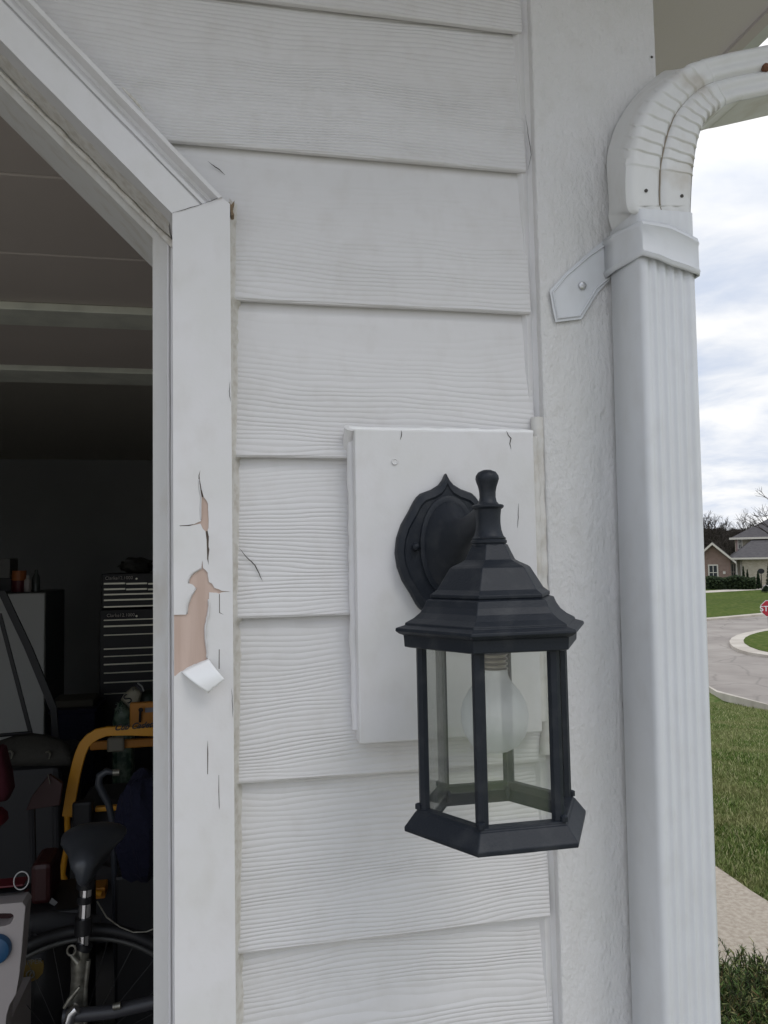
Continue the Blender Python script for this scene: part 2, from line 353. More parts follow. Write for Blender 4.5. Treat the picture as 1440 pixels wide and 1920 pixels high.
def sheet(name, fn, ft, s_t, lift, m, n=24, ns=6, kind=True):   # strip between curves fn(t) and ft(t)
    b = MB(); t0, t1 = s_t; vs = []
    for i in range(n+1):
        t = t0+(t1-t0)*i/n
        for j in range(ns+1):
            s = fn(t)+(ft(t)-fn(t))*j/ns; p = L(s, t); p.z += lift; vs.append(p)
    b.add(vs, [(i*(ns+1)+j, (i+1)*(ns+1)+j, (i+1)*(ns+1)+j+1, i*(ns+1)+j+1) for i in range(n) for j in range(ns)])
    return struct(name, b, m) if kind else b
def lin(p, q): return lambda t: p[0]+(q[0]-p[0])*(t-p[1])/(q[1]-p[1])
def asphalt(name):
    m = mat(name, (.36, .325, .29), .95, var=(.5, .35, .66), col2=(.27, .24, .215), bump=(14, .5, .02), spec=.15); t = m.node_tree
    b = t.nodes['Principled BSDF']; x = b.inputs['Base Color'].links[0].from_node
    tcn = [q for q in t.nodes if q.type == 'TEX_COORD'][0]
    n0 = t.nodes.new('ShaderNodeTexNoise'); n0.inputs['Scale'].default_value = .5; t.links.new(tcn.outputs['Object'], n0.inputs['Vector'])
    ad = t.nodes.new('ShaderNodeMix'); ad.data_type = 'RGBA'; ad.inputs[0].default_value = .45; t.links.new(tcn.outputs['Object'], ad.inputs['A']); t.links.new(n0.outputs['Color'], ad.inputs['B'])
    v = t.nodes.new('ShaderNodeTexVoronoi'); v.feature = 'DISTANCE_TO_EDGE'; v.inputs['Scale'].default_value = .9; t.links.new(ad.outputs['Result'], v.inputs['Vector'])
    r = t.nodes.new('ShaderNodeMapRange'); r.inputs[1].default_value = 0; r.inputs[2].default_value = .03; r.inputs[3].default_value = .3; r.inputs[4].default_value = 0; t.links.new(v.outputs[0], r.inputs[0])
    y = t.nodes.new('ShaderNodeMix'); y.data_type = 'RGBA'; t.links.new(r.outputs[0], y.inputs[0]); t.links.new(x.outputs['Result'], y.inputs['A']); y.inputs['B'].default_value = (.10, .09, .085, 1)
    t.links.new(y.outputs['Result'], b.inputs['Base Color']); return m
M['asphalt'] = asphalt('worn_asphalt')
M['concrete'] = mat('concrete', (.55, .50, .43), .9, var=(1.2, .35, .7), col2=(.39, .345, .29), bump=(60, .4, .004))
M['path'] = mat('broom_concrete', (.46, .40, .325), .9, var=(45, .35, .65), col2=(.34, .285, .225), bump=(160, .7, .004))
near0 = lin(G(1345, 1304), G(1440, 1334)); far_k = lin(G(1340, 1163), G(1440, 1154))
near = lambda t: min(near0(t), far_k(t)-10)
sheet('street', near, far_k, (-22, 26), .004, M['asphalt'], 30, 16)
def kerb(name, f, off0, off1, h, rng=(-22, 26), n=40):
    b = MB(); vs = []
    for i in range(n+1):
        t = rng[0]+(rng[1]-rng[0])*i/n; s = f(t)
        for o_, z in ((off0, -.05), (off0, h), (off1, h), (off1, -.05)):
            p = L(s+o_, t); p.z += z; vs.append(p)
    b.add(vs, [(i*4+j, i*4+4+j, i*4+5+j, i*4+1+j) for i in range(n) for j in range(3)])
    return struct(name, b, M['concrete'])
kerb('kerb', near, -.28, 0, .12)
kerb('far_kerb', far_k, 0, .9, .11)
# corner island between the two streets
isl = [(1440, 1186.5), (1428, 1188.3), (1415, 1190.6), (1398, 1193.5), (1382, 1198), (1372, 1203), (1368, 1208.5), (1369.5, 1213.5), (1375, 1218.5), (1387, 1224), (1403, 1228.5), (1423, 1231.5), (1440, 1234)]
isg = [(1440, 1191), (1430, 1192.5), (1421, 1194.5), (1407, 1198.5), (1398, 1203), (1394.5, 1208), (1396.5, 1213), (1406, 1219), (1423, 1225), (1440, 1228.5)]
def ext(pts, dt=16):
    st = [G(*p) for p in pts]; return [(st[0][0]+1.0, st[0][1]+dt)] + st + [(st[-1][0]-1.0, st[-1][1]+dt)]
def raised(pts, z0, z1, m, name):
    b = MB(); b.plate([Vector((*L(s, t, 0).xy, terr(33)+z0)) for s, t in pts], (0, 0, z1-z0)); return struct(name, b, m)
raised(ext(isl), -.2, .13, M['concrete'], 'corner_kerb')
raised(ext(isg), -.15, .15, M['lawn_far'], 'corner_grass')
# far lawn and the pavement in front of the houses
walk = lin(G(1335, 1111), G(1418, 1106.5))
sheet('far_lawn', lambda t: far_k(t)+.9, lambda t: walk(t), (-40, 45), .004, M['lawn_far'], 24, 10)
sheet('far_pavement', walk, lambda t: walk(t)+3.0, (-40, 45), .012, M['concrete'], 24, 2)
ga, gb = G(1410, 1106), G(1428, 1098)
sheet('house_path', lambda t: ga[0]+1, lambda t: ga[0]+9, (ga[1]+.2, ga[1]+1.6), .018, M['concrete'], 4, 4)
# near path beside the garage
p1, p2 = L(*G(1355, 1640), 0), L(*G(1440, 1698), 0); dv = (p2-p1).normalized(); nv = Vector((dv.y, -dv.x, 0))
if nv.dot(U) > 0: nv = -nv
b = MB(); a0, a1 = p1-dv*1.2, p1+dv*6
rag = [a0+dv*(a1-a0).length*i/60 + nv*.03*noise.noise(Vector((i*.7, 0, 0))) for i in range(61)]
b.plate([Vector((p.x, p.y, .006)) for p in rag] + [Vector((*(a1+nv*1.15).xy, .006)), Vector((*(a0+nv*1.15).xy, .006))], (0, 0, .014))
struct('garden_path', b, M['path'])
b = MB(); b.box(-8, .45, -14, -.05, -.03, .012); struct('driveway', b, mat('pale_driveway', (.52, .49, .45), .9, var=(2, .3, .7), col2=(.45, .42, .38), bump=(120, .5, .003)))  # unseen driveway, made wide and pale for the light it bounces

# blades on the near lawn
def blades(name, m, cnt, smin, smax, spread, h, wd, label, seed=1, ok=lambda s, t: True):
    rnd = random.Random(seed); vs = []; fs = []
    for i in range(cnt):
        s = smin*(smax/smin)**rnd.random(); tc_ = s*0.0; t = tc_ + rnd.uniform(-spread[0], spread[1])*s
        if not ok(s, t): continue
        p = L(s, t); a = rnd.uniform(0, math.pi); sc = (.75+.6*rnd.random())*(1+.05*(s-4)); hh = h*sc*(.6+.8*abs(noise.noise(p*1.5))+.3*rnd.random())
        dx = Vector((math.cos(a), math.sin(a), 0))*wd*sc*.5; ln = Vector((rnd.uniform(-1, 1), rnd.uniform(-1, 1), 0))*hh*.75
        n = len(vs); vs += [p-dx, p+dx, p+ln*.5+dx*.7+Vector((0, 0, hh*.6)), p+ln*.5-dx*.7+Vector((0, 0, hh*.6)), p+ln+Vector((0, 0, hh))]
        fs += [(n, n+1, n+2, n+3), (n+3, n+2, n+4)]
    me = bpy.data.meshes.new(name); me.from_pydata(vs, [], fs); me.materials.append(m)
    o = bpy.data.objects.new(name, me); COL.objects.link(o); tag(o, label, 'grass', kind='stuff'); return o
def blade_mat(name, cs, patch=None):
    m = bpy.data.materials.new(name); m.use_nodes = True; t = m.node_tree; b = t.nodes['Principled BSDF']; b.inputs['Roughness'].default_value = .7
    g = t.nodes.new('ShaderNodeNewGeometry'); r = t.nodes.new('ShaderNodeValToRGB'); t.links.new(g.outputs['Random Per Island'], r.inputs[0])
    el = r.color_ramp.elements
    el[0].color = (*cs[0], 1); el[1].color = (*cs[-1], 1)
    for i, c in enumerate(cs[1:-1]): e = el.new((i+1)/(len(cs)-1)); e.color = (*c, 1)
    t.links.new(r.outputs[0], b.inputs['Base Color']); b.inputs['Specular IOR Level'].default_value = .2
    if patch:
        tcn = t.nodes.new('ShaderNodeTexCoord'); n = t.nodes.new('ShaderNodeTexNoise'); n.inputs['Scale'].default_value = 1.6; n.inputs['Detail'].default_value = 5; t.links.new(tcn.outputs['Object'], n.inputs['Vector'])
        q = t.nodes.new('ShaderNodeMapRange'); q.inputs[1].default_value = .42; q.inputs[2].default_value = .66; q.inputs[4].default_value = .75; t.links.new(n.outputs[0], q.inputs[0])
        x = t.nodes.new('ShaderNodeMix'); x.data_type = 'RGBA'; t.links.new(q.outputs[0], x.inputs[0]); t.links.new(r.outputs[0], x.inputs['A']); x.inputs['B'].default_value = (*patch, 1); t.links.new(x.outputs['Result'], b.inputs['Base Color'])
    return m
M['blade'] = blade_mat('grass_blade', [(.06, .115, .02), (.095, .165, .03), (.15, .21, .045), (.25, .28, .10), (.50, .46, .27)], (.30, .29, .13))
def off_path(s, t):
    q = L(s, t, 0); e = (q-p1).dot(nv); return e < 0.0 or e > 1.2
blades('near_lawn', M['blade'], 330000, 3.5, 19.3, (.34, .20), .030, .0048, 'green lawn with straw coloured blades sloping down to the street', 3, off_path)

# ------------------------------------------------------------------ garage building
OPEN_R, OPEN_L = -.0505, -2.55      # clear opening between the casings; unseen left side set to limit light inside
CX = (OPEN_R+OPEN_L)/2
ZC, ZT = 1.9936, 2.33
def opening(o, grow=0):             # chamfered opening outline, grown inward by o
    x = OPEN_R-o; zc = ZC-.41*o; zt = ZT-o
    rt = [(x, -.05), (x, zc), (x-(zt-zc), zt)]
    return rt + [(2*CX-p[0], p[1]) for p in reversed(rt)]
g = thing('garage', 'white lap sided garage corner with peeling trim round its open doorway', 'garage', (0, 0, 0))
b = MB(); b.prism([(-3.4, -.1), (.5, -.1), (.5, 2.75), (-3.4, 2.75)], .003, .16, [opening(0)]); b.build('front_wall', M['drywall'], g)
# lap siding
Z0, EXPO = 1.2075, .17535
pl = MB(); uvs = []
rnd = random.Random(4)
def plank(x0b, x0t, x1, z0, seedk):
    z1 = z0+EXPO+.03; n = 46
    ox, oz = seedk*3.17, seedk*1.37
    ys = lambda z: -.0125 + (z-z0)/(z1-z0)*.0125
    rows = [(z0+.0055, .001), (z0+.0050, -.0046), (z0, -.0056), (z0, None), (z0+.002, None), (z1, None)]
    vs = []; u_ = []
    for i in range(n+1):
        k = i/n
        for j, (z, yy) in enumerate(rows):
            x = (x0b+(x0t-x0b)*(z-z0)/(z1-z0))*(1-k) + x1*k
            w_ = .0009*noise.noise(Vector((x*6, z0*9, 0)))
            y = yy if yy is not None else ys(z)+(.0015 if j == 3 else 0)
            vs.append((x, y, z+(w_ if j < 5 else 0))); u_.append((x+ox, max(.0005, z-z0+.001)+seedk))
    b0 = len(pl.v)
    pl.add(vs, [(i*6+j, i*6+6+j, i*6+7+j, i*6+1+j) for i in range(n) for j in range(5)]); 
    # right end cap
    pl.f.append((b0+n*6+1, b0+n*6+2, b0+n*6+3, b0+n*6+4, b0+n*6+5)); pl.f.append((b0+5, b0+4, b0+3, b0+2, b0+1))
    uvs.extend(u_)
kk = 0
for i in range(-7, 9):
    z0 = Z0+i*EXPO; kk += 1
    def lx(z): return .0105 if z < 2.0 else .0095-(z-2.0)*1.02
    xr = .361+rnd.uniform(-.003, .004) + max(0, (z0-1.2))*.003
    if z0+EXPO > 2.37 and z0 > 2.34:
        plank(-3.4, -3.4, xr, z0, kk)
    else:
        a, c = lx(z0), lx(z0+EXPO+.03)
        if z0 < 2.0 < z0+EXPO+.03: c = min(c, .0105); 
        plank(a, c, xr, z0, kk)
        plank(-3.4, -3.4, 2*CX-max(a, c), z0, kk+40)
pl.uv = uvs
pl.build('siding', M['siding'], g, smooth=35, fixn=True)
# corner board, block and caulk
b = MB(); b.box(.3705, .536, -.022, .0, -.08, 2.75); b.build('corner_board', M['board'], g, bevel=.0025)
b = MB(); b.box(.501, .536, .001, 6.9, -.25, 2.56); b.build('side_wall', M['board'], g)
b = MB(); b.box(-3.45, -3.401, -.02, 6.9, -.1, 2.56); b.build('side_wall', M['board'], g)
b = MB(); pts = []
nz_ = 420
vs = []
for i in range(nz_+1):
    z = .0+2.7*i/nz_; q = .0016*noise.noise(Vector((0, 3, z*22)))
    vs += [(.352+q*.6, .0005, z), (.3585+q, -.0085+q*.7, z), (.366+q*.4, -.006+q, z), (.3709, -.011+q, z)]
b.add(vs, [(i*4+j, i*4+4+j, i*4+5+j, i*4+1+j) for i in range(nz_) for j in range(3)]); b.build('corner_caulk', M['trim'], g, smooth=60)
b = MB(); vs = []
for i in range(nz_+1):
    z = .0+2.02*i/nz_; q = .003*noise.noise(Vector((5, 3, z*30))) + .0028*noise.noise(Vector((9, 3, z*130)))
    ph = ((z-Z0) % EXPO)/EXPO
    dy = -.006*(1-ph)
    vs += [(.0095, -.020+q, z), (.0125+q*.3, -.012+q+dy*.4, z), (.0155+q, -.006+dy+q, z), (.0205+q, .0+dy*1.2, z)]
b.add(vs, [(i*4+j, i*4+4+j, i*4+5+j, i*4+1+j) for i in range(nz_) for j in range(3)]); b.build('casing_caulk', M['caulk'], g, smooth=60)
# light mounting block
bx0, bx1, bz0, bz1 = .1425, .3515, 1.4215, 1.7625
blk = MB(); blk.box(bx0, bx1, -.035, .0, bz0, bz1)
blk = blk.build('mounting_block', M['trim'], g, bevel=.0015)
def bead(a, c, r_, m, parent, name='caulk_bead', amp=.22, seg=8, n=50, flat=1.0):
    a = Vector(a); c = Vector(c); P = [a.lerp(c, i/n) for i in range(n+1)]
    rr = [r_*(1+amp*noise.noise(p*60)) for p in P]; b = MB(); b.tube(jit(P, r_*.25, 45), rr, seg); return b.build(name, m, parent, smooth=60)
bead((bx0-.004, -.021, bz1+.001), (bx1+.004, -.021, bz1+.001), .0042, M['caulk_white'], g)
bead((bx0-.001, -.016, bz0+.012), (bx0-.001, -.016, bz1-.002), .0048, M['trim'], g)
bead((bx0-.003, -.008, 1.745), (bx0-.003, -.024, 1.765), .0065, M['trim'], g)
bead((bx1+.005, -.017, bz0+.01), (bx1+.005, -.017, bz1-.002), .0080, M['caulk_b'], g)
bead((.3655, -.014, bz0-.03), (.3655, -.014, bz1+.02), .0075, M['caulk_b'], g)
# casing round the opening: flat on the upright, moulded on the chamfer
mi, mo = (-.0508, 1.9936), (.0020, 2.0147)
b = MB(); b.prism([(-.0503, -.02), (.0098, -.02), (.0098, 2.0085), (.0020, 2.0143), mi], -.0284, .05)
cas = b.build('door_casing', M['trim'], g)
ZOOM = lambda x, y: W(280+x/4.173, 860+y/4.173, -.03)
P2 = lambda x, y: (lambda q: (q.x, q.z))(ZOOM(x, y))
peel = [(200, 1222), (290, 1220), (299, 1140), (325, 1070), (345, 1040), (361, 1010), (352, 998), (340, 986), (303, 972), (305, 945), (322, 912), (345, 888), (408, 852), (411, 820), (415, 795), (417, 830), (420, 856), (440, 872), (457, 893),
        (463, 940), (466, 965), (490, 977), (508, 1010), (540, 1020), (568, 1035), (636, 1041), (565, 1046), (545, 1056), (525, 1048), (468, 1046), (466, 1100), (472, 1150), (462, 1210), (452, 1245), (446, 1290), (440, 1330), (442, 1400), (455, 1500), (456, 1566), (330, 1620), (245, 1666), (205, 1700), (200, 1702)]
pw = [P2(*p) for p in peel]; pw[0] = (-.0506, pw[0][1]); pw[-1] = (-.0506, pw[-1][1])
crack1 = [P2(*p) for p in [(400, 85), (385, 130), (385, 165), (392, 235), (405, 300), (402, 400), (405, 488), (350, 512), (300, 519), (235, 523), (240, 528), (310, 527), (400, 508), (418, 548), (440, 570), (448, 640), (450, 700), (452, 785), (463, 832), (462, 775), (470, 710), (464, 690), (466, 610), (455, 562), (463, 540), (464, 470), (458, 350), (446, 325), (425, 300), (408, 240), (395, 165), (392, 132)]]
cr2 = [P2(*p) for p in [(545, 1058), (546, 1207), (586, 1223), (552, 1203), (551, 1060)]]
cr3 = [P2(*p) for p in [(544, 1492), (542, 1645), (549, 1646), (550, 1492)]]
ZB = lambda x, y: (lambda q: (q.x, q.z))(W(280+x/6.857, 1280+y/6.857, -.03))
cr4 = [ZB(*p) for p in [(750, 732), (744, 860), (745, 1180), (754, 1182), (758, 900)]]
cr5 = [ZB(*p) for p in [(891, 1185), (888, 1400), (894, 1590), (902, 1640), (903, 1590), (898, 1400), (896, 1190)]]
def rag_(L_, amp, step=.0022, closed=False):
    o_ = []
    for a, c in zip(L_, L_[1:]+([L_[0]] if closed else [])):
        n_ = max(1, int(math.hypot(c[0]-a[0], c[1]-a[1])/step))
        for i in range(n_):
            k_ = i/n_; x, z = a[0]+(c[0]-a[0])*k_, a[1]+(c[1]-a[1])*k_
            if 0 < i: x += amp*noise.noise(Vector((x*420, 1, z*420))); z += amp*noise.noise(Vector((x*420, 9, z*420)))
            o_.append((x, z))
    return o_ if closed else o_+[L_[-1]]
pw = [pw[0]] + rag_(pw[1:-1], .0008) + [pw[-1]]; crack1_r = rag_(crack1, .00022, .003, True)
outer = [(-.0506, 2.0-.0064)] + [mo, (.0100, 2.0088), (.0100, -.02), (-.0506, -.02)] + list(reversed(pw))
b = MB(); b.prism(outer, -.0300, -.0287, [crack1_r, cr2, cr3, cr4, cr5]); b.build('paint_skin', M['trim'], cas)
b = MB(); zs = [p[1] for p in pw]; b.prism([(-.0502, min(zs)-.12), (.0090, min(zs)-.12), (.0090, 1.76), (-.0502, 1.76)], -.02855, -.0280); b.build('bare_wood', M['wood'], cas, label='bare tan wood showing where the paint has peeled off')
for cp in (cr2, cr3, cr4, cr5, crack1[:5]+crack1[-4:], crack1[14:24], crack1[7:12]):
    b = MB(); b.prism(cp, -.0290, -.02862); b.build('crack', M['crack_shade'], cas)
def curl(pts, side, wd_, lift, name='paint_curl'):
    b = MB(); vs = []; P_ = [Vector((p[0], 0, p[1])) for p in pts]; n = len(P_)
    for i, p in enumerate(P_):
        d = (P_[min(i+1, n-1)]-P_[max(i-1, 0)]).normalized(); q = Vector((d.z, 0, -d.x))*side
        k_ = max(.1, min(1, i/3, (n-1-i)/3))*(.65+.7*noise.noise(p*160))
        vs += [p-q*.0012+Vector((0, -.0301, 0)), p+Vector((0, -.0304-lift*k_*.35, 0)), p+q*wd_*k_+Vector((0, -.0304-lift*k_, 0))]
    b.add(vs, [(i*3+j, i*3+3+j, i*3+4+j, i*3+1+j) for i in range(n-1) for j in range(2)])
    o = b.build(name, M['trim'], cas, smooth=60, fixn=False); md = o.modifiers.new('t', 'SOLIDIFY'); md.thickness = .0004; return o
dens = lambda *pp: rag_([P2(*p) for p in pp], .0005, .0025)
curl(dens((408, 852), (345, 888), (322, 912), (305, 945), (303, 972)), 1, .0011, .0022)
curl(dens((361, 1010), (345, 1040), (325, 1070), (299, 1140), (290, 1215)), 1, .0009, .0020)
curl(dens((456, 1560), (455, 1500), (442, 1400), (440, 1330), (446, 1290), (462, 1210), (472, 1150), (466, 1100)), 1, .0010, .0022)
curl(dens((388, 160), (392, 235), (405, 300), (402, 400), (405, 480)), -1, .0006, .0022)
# hanging paint flake
b = MB(); A_, B_, C_, D_ = [ZOOM(*p) for p in ((250, 1667), (462, 1563), (590, 1708), (465, 1818))]
n = 12; vs = []
edge = [0, .03, -.02, .02, .05, .0, -.03, .02, .0, .03, -.01, .02, 0]
for i in range(n+1):
    for j in range(n+1):
        a, c = i/n, j/n
        p = (A_*(1-a)+B_*a)*(1-c) + (D_*(1-a)+C_*a)*c
        if j == n: p += (C_-D_)*0 + Vector((0, 0, edge[i]*.03))
        d_ = c*(.012+.006*a) + .006*math.sin(c*math.pi)
        vs.append(p + Vector((0, -.001-d_, 0)) - (p-CAM).normalized()*0)
b.add(vs, [(i*(n+1)+j, (i+1)*(n+1)+j, (i+1)*(n+1)+j+1, i*(n+1)+j+1) for i in range(n) for j in range(n)])
o = b.build('paint_flake', M['paintback'], cas, smooth=60, label='curled white paint flake hanging from the bare wood'); md = o.modifiers.new('thick', 'SOLIDIFY'); md.thickness = .0006
# moulded chamfer casing, swept up the 45 degree edge and then level along the top and down the far side
prof = [(0, .05), (0, -.0300), (.0318, -.0300), (.0324, -.0255), (.0345, -.0250), (.0352, -.0285), (.0395, -.0270), (.0402, -.0225), (.0425, -.0205), (.0460, -.0180), (.0495, -.0190), (.0520, -.0240), (.0527, -.0325), (.0568, -.0335), (.0575, -.0300), (.0575, .0)]
path = [(mi, mo), None]
zt = ZT; xt = OPEN_R-(ZT-ZC)
s45 = math.sqrt(.5)
def st(base, dx, dz): return [(base[0]+dx*t_, y, base[1]+dz*t_) for t_, y in prof]
wdt = .0575
k1 = ((mo[0]-mi[0])/wdt, (mo[1]-mi[1])/wdt)
stations = [st(mi, *k1), st((xt, zt), .4142, 1.0), st((2*CX-xt, zt), -.4142, 1.0), [(2*CX-p[0], p[1], p[2]) for p in st(mi, *k1)]]
b = MB(); m_ = len(prof)
for sA, sB in zip(stations, stations[1:]):
    n = 60 if sA is stations[0] else 4; vs = []
    for i in range(n+1):
        for j in range(m_):
            p = Vector(sA[j]).lerp(Vector(sB[j]), i/n)
            if 0 < i < n and n == 60: p += Vector((1, 0, 1))*.0005*noise.noise(Vector((p.z*25, j*.3, 1)))
            vs.append(p)
    b.add(vs, [(i*m_+j, (i+1)*m_+j, (i+1)*m_+j+1, i*m_+j+1) for i in range(n) for j in range(m_-1)] + [tuple(range(m_))])
b.build('arch_casing', M['trim'], g, smooth=32)
b = MB(); b.prism([(2*CX-p[0], p[1]) for p in [(-.0503, -.02), (.0098, -.02), (.0098, 2.0085), (.0020, 2.0143), mi]], -.03, .05); b.build('door_casing', M['trim'], g)
# jamb liner behind the casing
jl = [( -.0780, -.05), (-.0780, 1.9990), (-.0780-(ZT-.02-1.9990), ZT-.02)]
jl = jl + [(2*CX-p[0], p[1]) for p in reversed(jl)]
big = [(-.02, -.05), (-.02, 2.02), (-.02-(ZT+.02-2.02), ZT+.02)]; big = big + [(2*CX-p[0], p[1]) for p in reversed(big)]
b = MB(); b.prism(big, .052, .175, []) if False else b.prism(jl + list(reversed(big)), .052, .175); b.build('door_jamb', M['jamb_trim'], g)
bead((-.0535, .049, .0), (-.0535, .049, 1.985), .0022, M['trim'], g, n=120)
A_, B_ = Vector((-.054, .046, 1.989)), Vector((-.385, .046, 2.318))
bead(A_, B_, .0028, M['caulk'], g, n=80, amp=.6)
b = MB(); vs = []; n = 120; P0, P1 = Vector((-.0508, 0, 1.9936)), Vector((-.3869, 0, 2.3297)); nn = Vector((-1, 0, -1)).normalized()
for i in range(n+1):
    p = P0.lerp(P1, .015+.985*i/n); e = .006+.014*noise.noise(p*14)+.006*noise.noise(p*70)
    for y, h in ((.0495, .0016), (.030, .0022), (.012+e*.5, .0014), (e, .0001)):
        q = p+nn*(h*(1+.8*noise.noise(Vector((p.x*60, y*60, 3))))); vs.append((q.x, y, q.z))
b.add(vs, [(i*4+j, i*4+4+j, i*4+5+j, i*4+1+j) for i in range(n) for j in range(3)]); b.build('caulk_smear', M['caulk'], g, smooth=70)
for x_, r_ in ((-.0605, .0016), (-.0565, .0012)): bead((x_, .0505, .0), (x_, .0505, 1.995), r_, M['trim'], g, name='stop_bead', n=100, amp=.1)
# soffits, roof
b = MB(); b.box(.5365, .872, -.42, 7.2, 2.5, 2.515); b.box(-3.8, .5365, -.42, .0, 2.56, 2.575); b.build('soffit', M['soffit'], g)
b = MB(); b.box(.872, .893, -.44, 7.2, 2.494, 2.64); b.box(-3.8, .872, -.44, -.421, 2.494, 2.64); b.build('fascia', M['fascia'], g)
rv = MB(); rv.add([(-3.9, -.5, 2.64), (1.0, -.5, 2.64), (1.0, 7.3, 2.64), (-3.9, 7.3, 2.64), (-1.45, 1.9, 3.9), (-1.45, 4.9, 3.9)], [(0, 1, 4), (1, 2, 5, 4), (2, 3, 5), (3, 0, 4, 5), (0, 3, 2, 1)])
rv.build('roof', mat('shingles', (.09, .085, .08), .95, bump=(40, .5, .01)), g)
gm = MB(); gm.strip([(.9235, y, 2.53) for y in (-.5, 7.2)], (.06, 0, 0), (0, 0, .1)); gm.build('gutter', M['metalwhite'], g)
# inside
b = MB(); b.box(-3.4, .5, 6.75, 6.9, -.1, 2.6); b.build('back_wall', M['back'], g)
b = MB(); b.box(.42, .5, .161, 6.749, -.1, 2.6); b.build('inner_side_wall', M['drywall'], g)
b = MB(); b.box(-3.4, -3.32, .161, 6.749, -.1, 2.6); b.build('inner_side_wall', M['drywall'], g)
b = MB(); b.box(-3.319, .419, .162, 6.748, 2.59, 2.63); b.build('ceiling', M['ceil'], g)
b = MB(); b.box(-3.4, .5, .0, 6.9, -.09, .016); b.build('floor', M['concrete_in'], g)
# cracks and nail heads
def crack(pts, wd, Y, par, name='crack'):
    P = []
    for i in range(len(pts)-1):
        a, c = Vector(W(*pts[i], Y)), Vector(W(*pts[i+1], Y)); k = 5
        P += [a.lerp(c, j/k) for j in range(k)]
    P.append(Vector(W(*pts[-1], Y))); n = len(P)
    P = [p+Vector((.0006*noise.noise(p*300), 0, .0006*noise.noise(p*300+Vector((4, 0, 0))))) for p in P]
    d = (P[-1]-P[0]).normalized(); nn = Vector((d.z, 0, -d.x))
    b = MB(); b.strip(P, [nn*wd*max(.12, math.sin(math.pi*(i+.3)/(n))) for i in range(n)], (0, -.0002, 0)); return b.build(name, M['crack'], par)
crack([(448, 1027), (460, 1042), (478, 1060), (487, 1078), (492, 1090)], .0012, -.0114, g)
crack([(390, 303), (402, 312), (411, 318), (422, 328)], .0011, -.0060, g)
crack([(752, 806), (753, 815), (751, 825)], .0009, -.0352, blk)
crack([(949, 808), (953, 816), (958, 822), (956, 832), (958, 842)], .0012, -.0352, blk)
crack([(972, 944), (972, 970), (970, 990)], .0006, -.0352, blk)
crack([(431, 715), (430, 735), (432, 752)], .0006, -.0302, g)
crack([(434, 1290), (436, 1320), (436, 1345)], .0006, -.0302, g)
crack([(323, 399), (352, 391), (381, 382)], .00055, -.0306, g)
crack([(381, 382), (398, 376), (414, 369)], .00055, -.0318, g)
crack([(985, 215), (990, 250), (996, 290), (990, 318)], .0007, -.0135, g)
b = MB(); q = W(740, 866, -.0352); b.lathe([(.0036, -.0353), (.0036, -.0362), (.0030, -.0366), (.0022, -.0358)], (q.x, 0, q.z), 20, axis='Y'); b.build('nail_head', M['trim'], blk, smooth=40)
for px, py in ((1222, 107),): 
    b = MB(); q = W(px, py, -.0222); b.lathe([(.0016, -.0221), (.0016, -.0226)], (q.x, 0, q.z), 10, axis='Y'); b.build('nail_hole', M['crack'], g)
# torn flap of siding paper at the mitre
b = MB(); q = [W(*p, -.026) for p in ((428, 378), (439, 376), (439, 402), (433, 404))]; b.plate([Vector(p)+Vector((.0012*noise.noise(Vector(p)*900), 0, 0)) for p in q[:1]+[W(434, 384, -.026)]+q[1:2]+[W(435, 392, -.026)]+q[2:]], (0, .012, 0)); b.build('wood_splinter', mat('rotten_wood', (.22, .16, .10), .9, bump=(80, .8, .002)), g)
b = MB(); q = W(230, 165, -.031); b.tube(jit([q, q+Vector((.012, -.001, -.012)), q+Vector((.022, 0, -.024))], .001), [.0012, .0016, .0007], 6); b.build('paint_crumb', M['caulk'], g)

# ------------------------------------------------------------------ downspout
ds = thing('downspout', 'white ribbed aluminium downspout with crimped elbow beside the corner board', 'downspout', (.49, -.065, 0))
def ds_sec(z, grow=0.0, ribs=True):
    sh = (z-1.93)*.009; x0, x1, y0, y1 = .4575+sh-grow, .5270+sh+grow, -.099-grow, -.0285+grow
    pts = [(x0, y1-.004), (x0, y0+.006), (x0+.0015, y0+.002), (x0+.005, y0)]
    if ribs:
        rd_ = .0013*(1 if z < 1.96 else .15); n = 5; a, c = x0+.008, x1-.008; stp = (c-a)/n
        for i in range(n):
            q = a+i*stp
            pts += [(q+stp*.12, y0), (q+stp*.26, y0+rd_), (q+stp*.42, y0+rd_*1.5), (q+stp*.58, y0+rd_*1.5), (q+stp*.74, y0+rd_), (q+stp*.88, y0)]
    pts += [(x1-.005, y0), (x1-.0015, y0+.002), (x1, y0+.006), (x1, y1-.004), (x1-.004, y1), (x0+.004, y1)]
    return [(p[0], p[1], z) for p in pts]
b = MB(); zs = [.12, .6, 1.1, 1.5, 1.9, 1.955, 1.965, 2.006]; secs = [ds_sec(z) for z in zs]; n = len(secs[0])
b.add([p for s in secs for p in s], [(i*n+k, i*n+(k+1) % n, (i+1)*n+(k+1) % n, (i+1)*n+k) for i in range(len(zs)-1) for k in range(n)])
o = b.build('pipe', M['metalwhite'], ds, smooth=50)
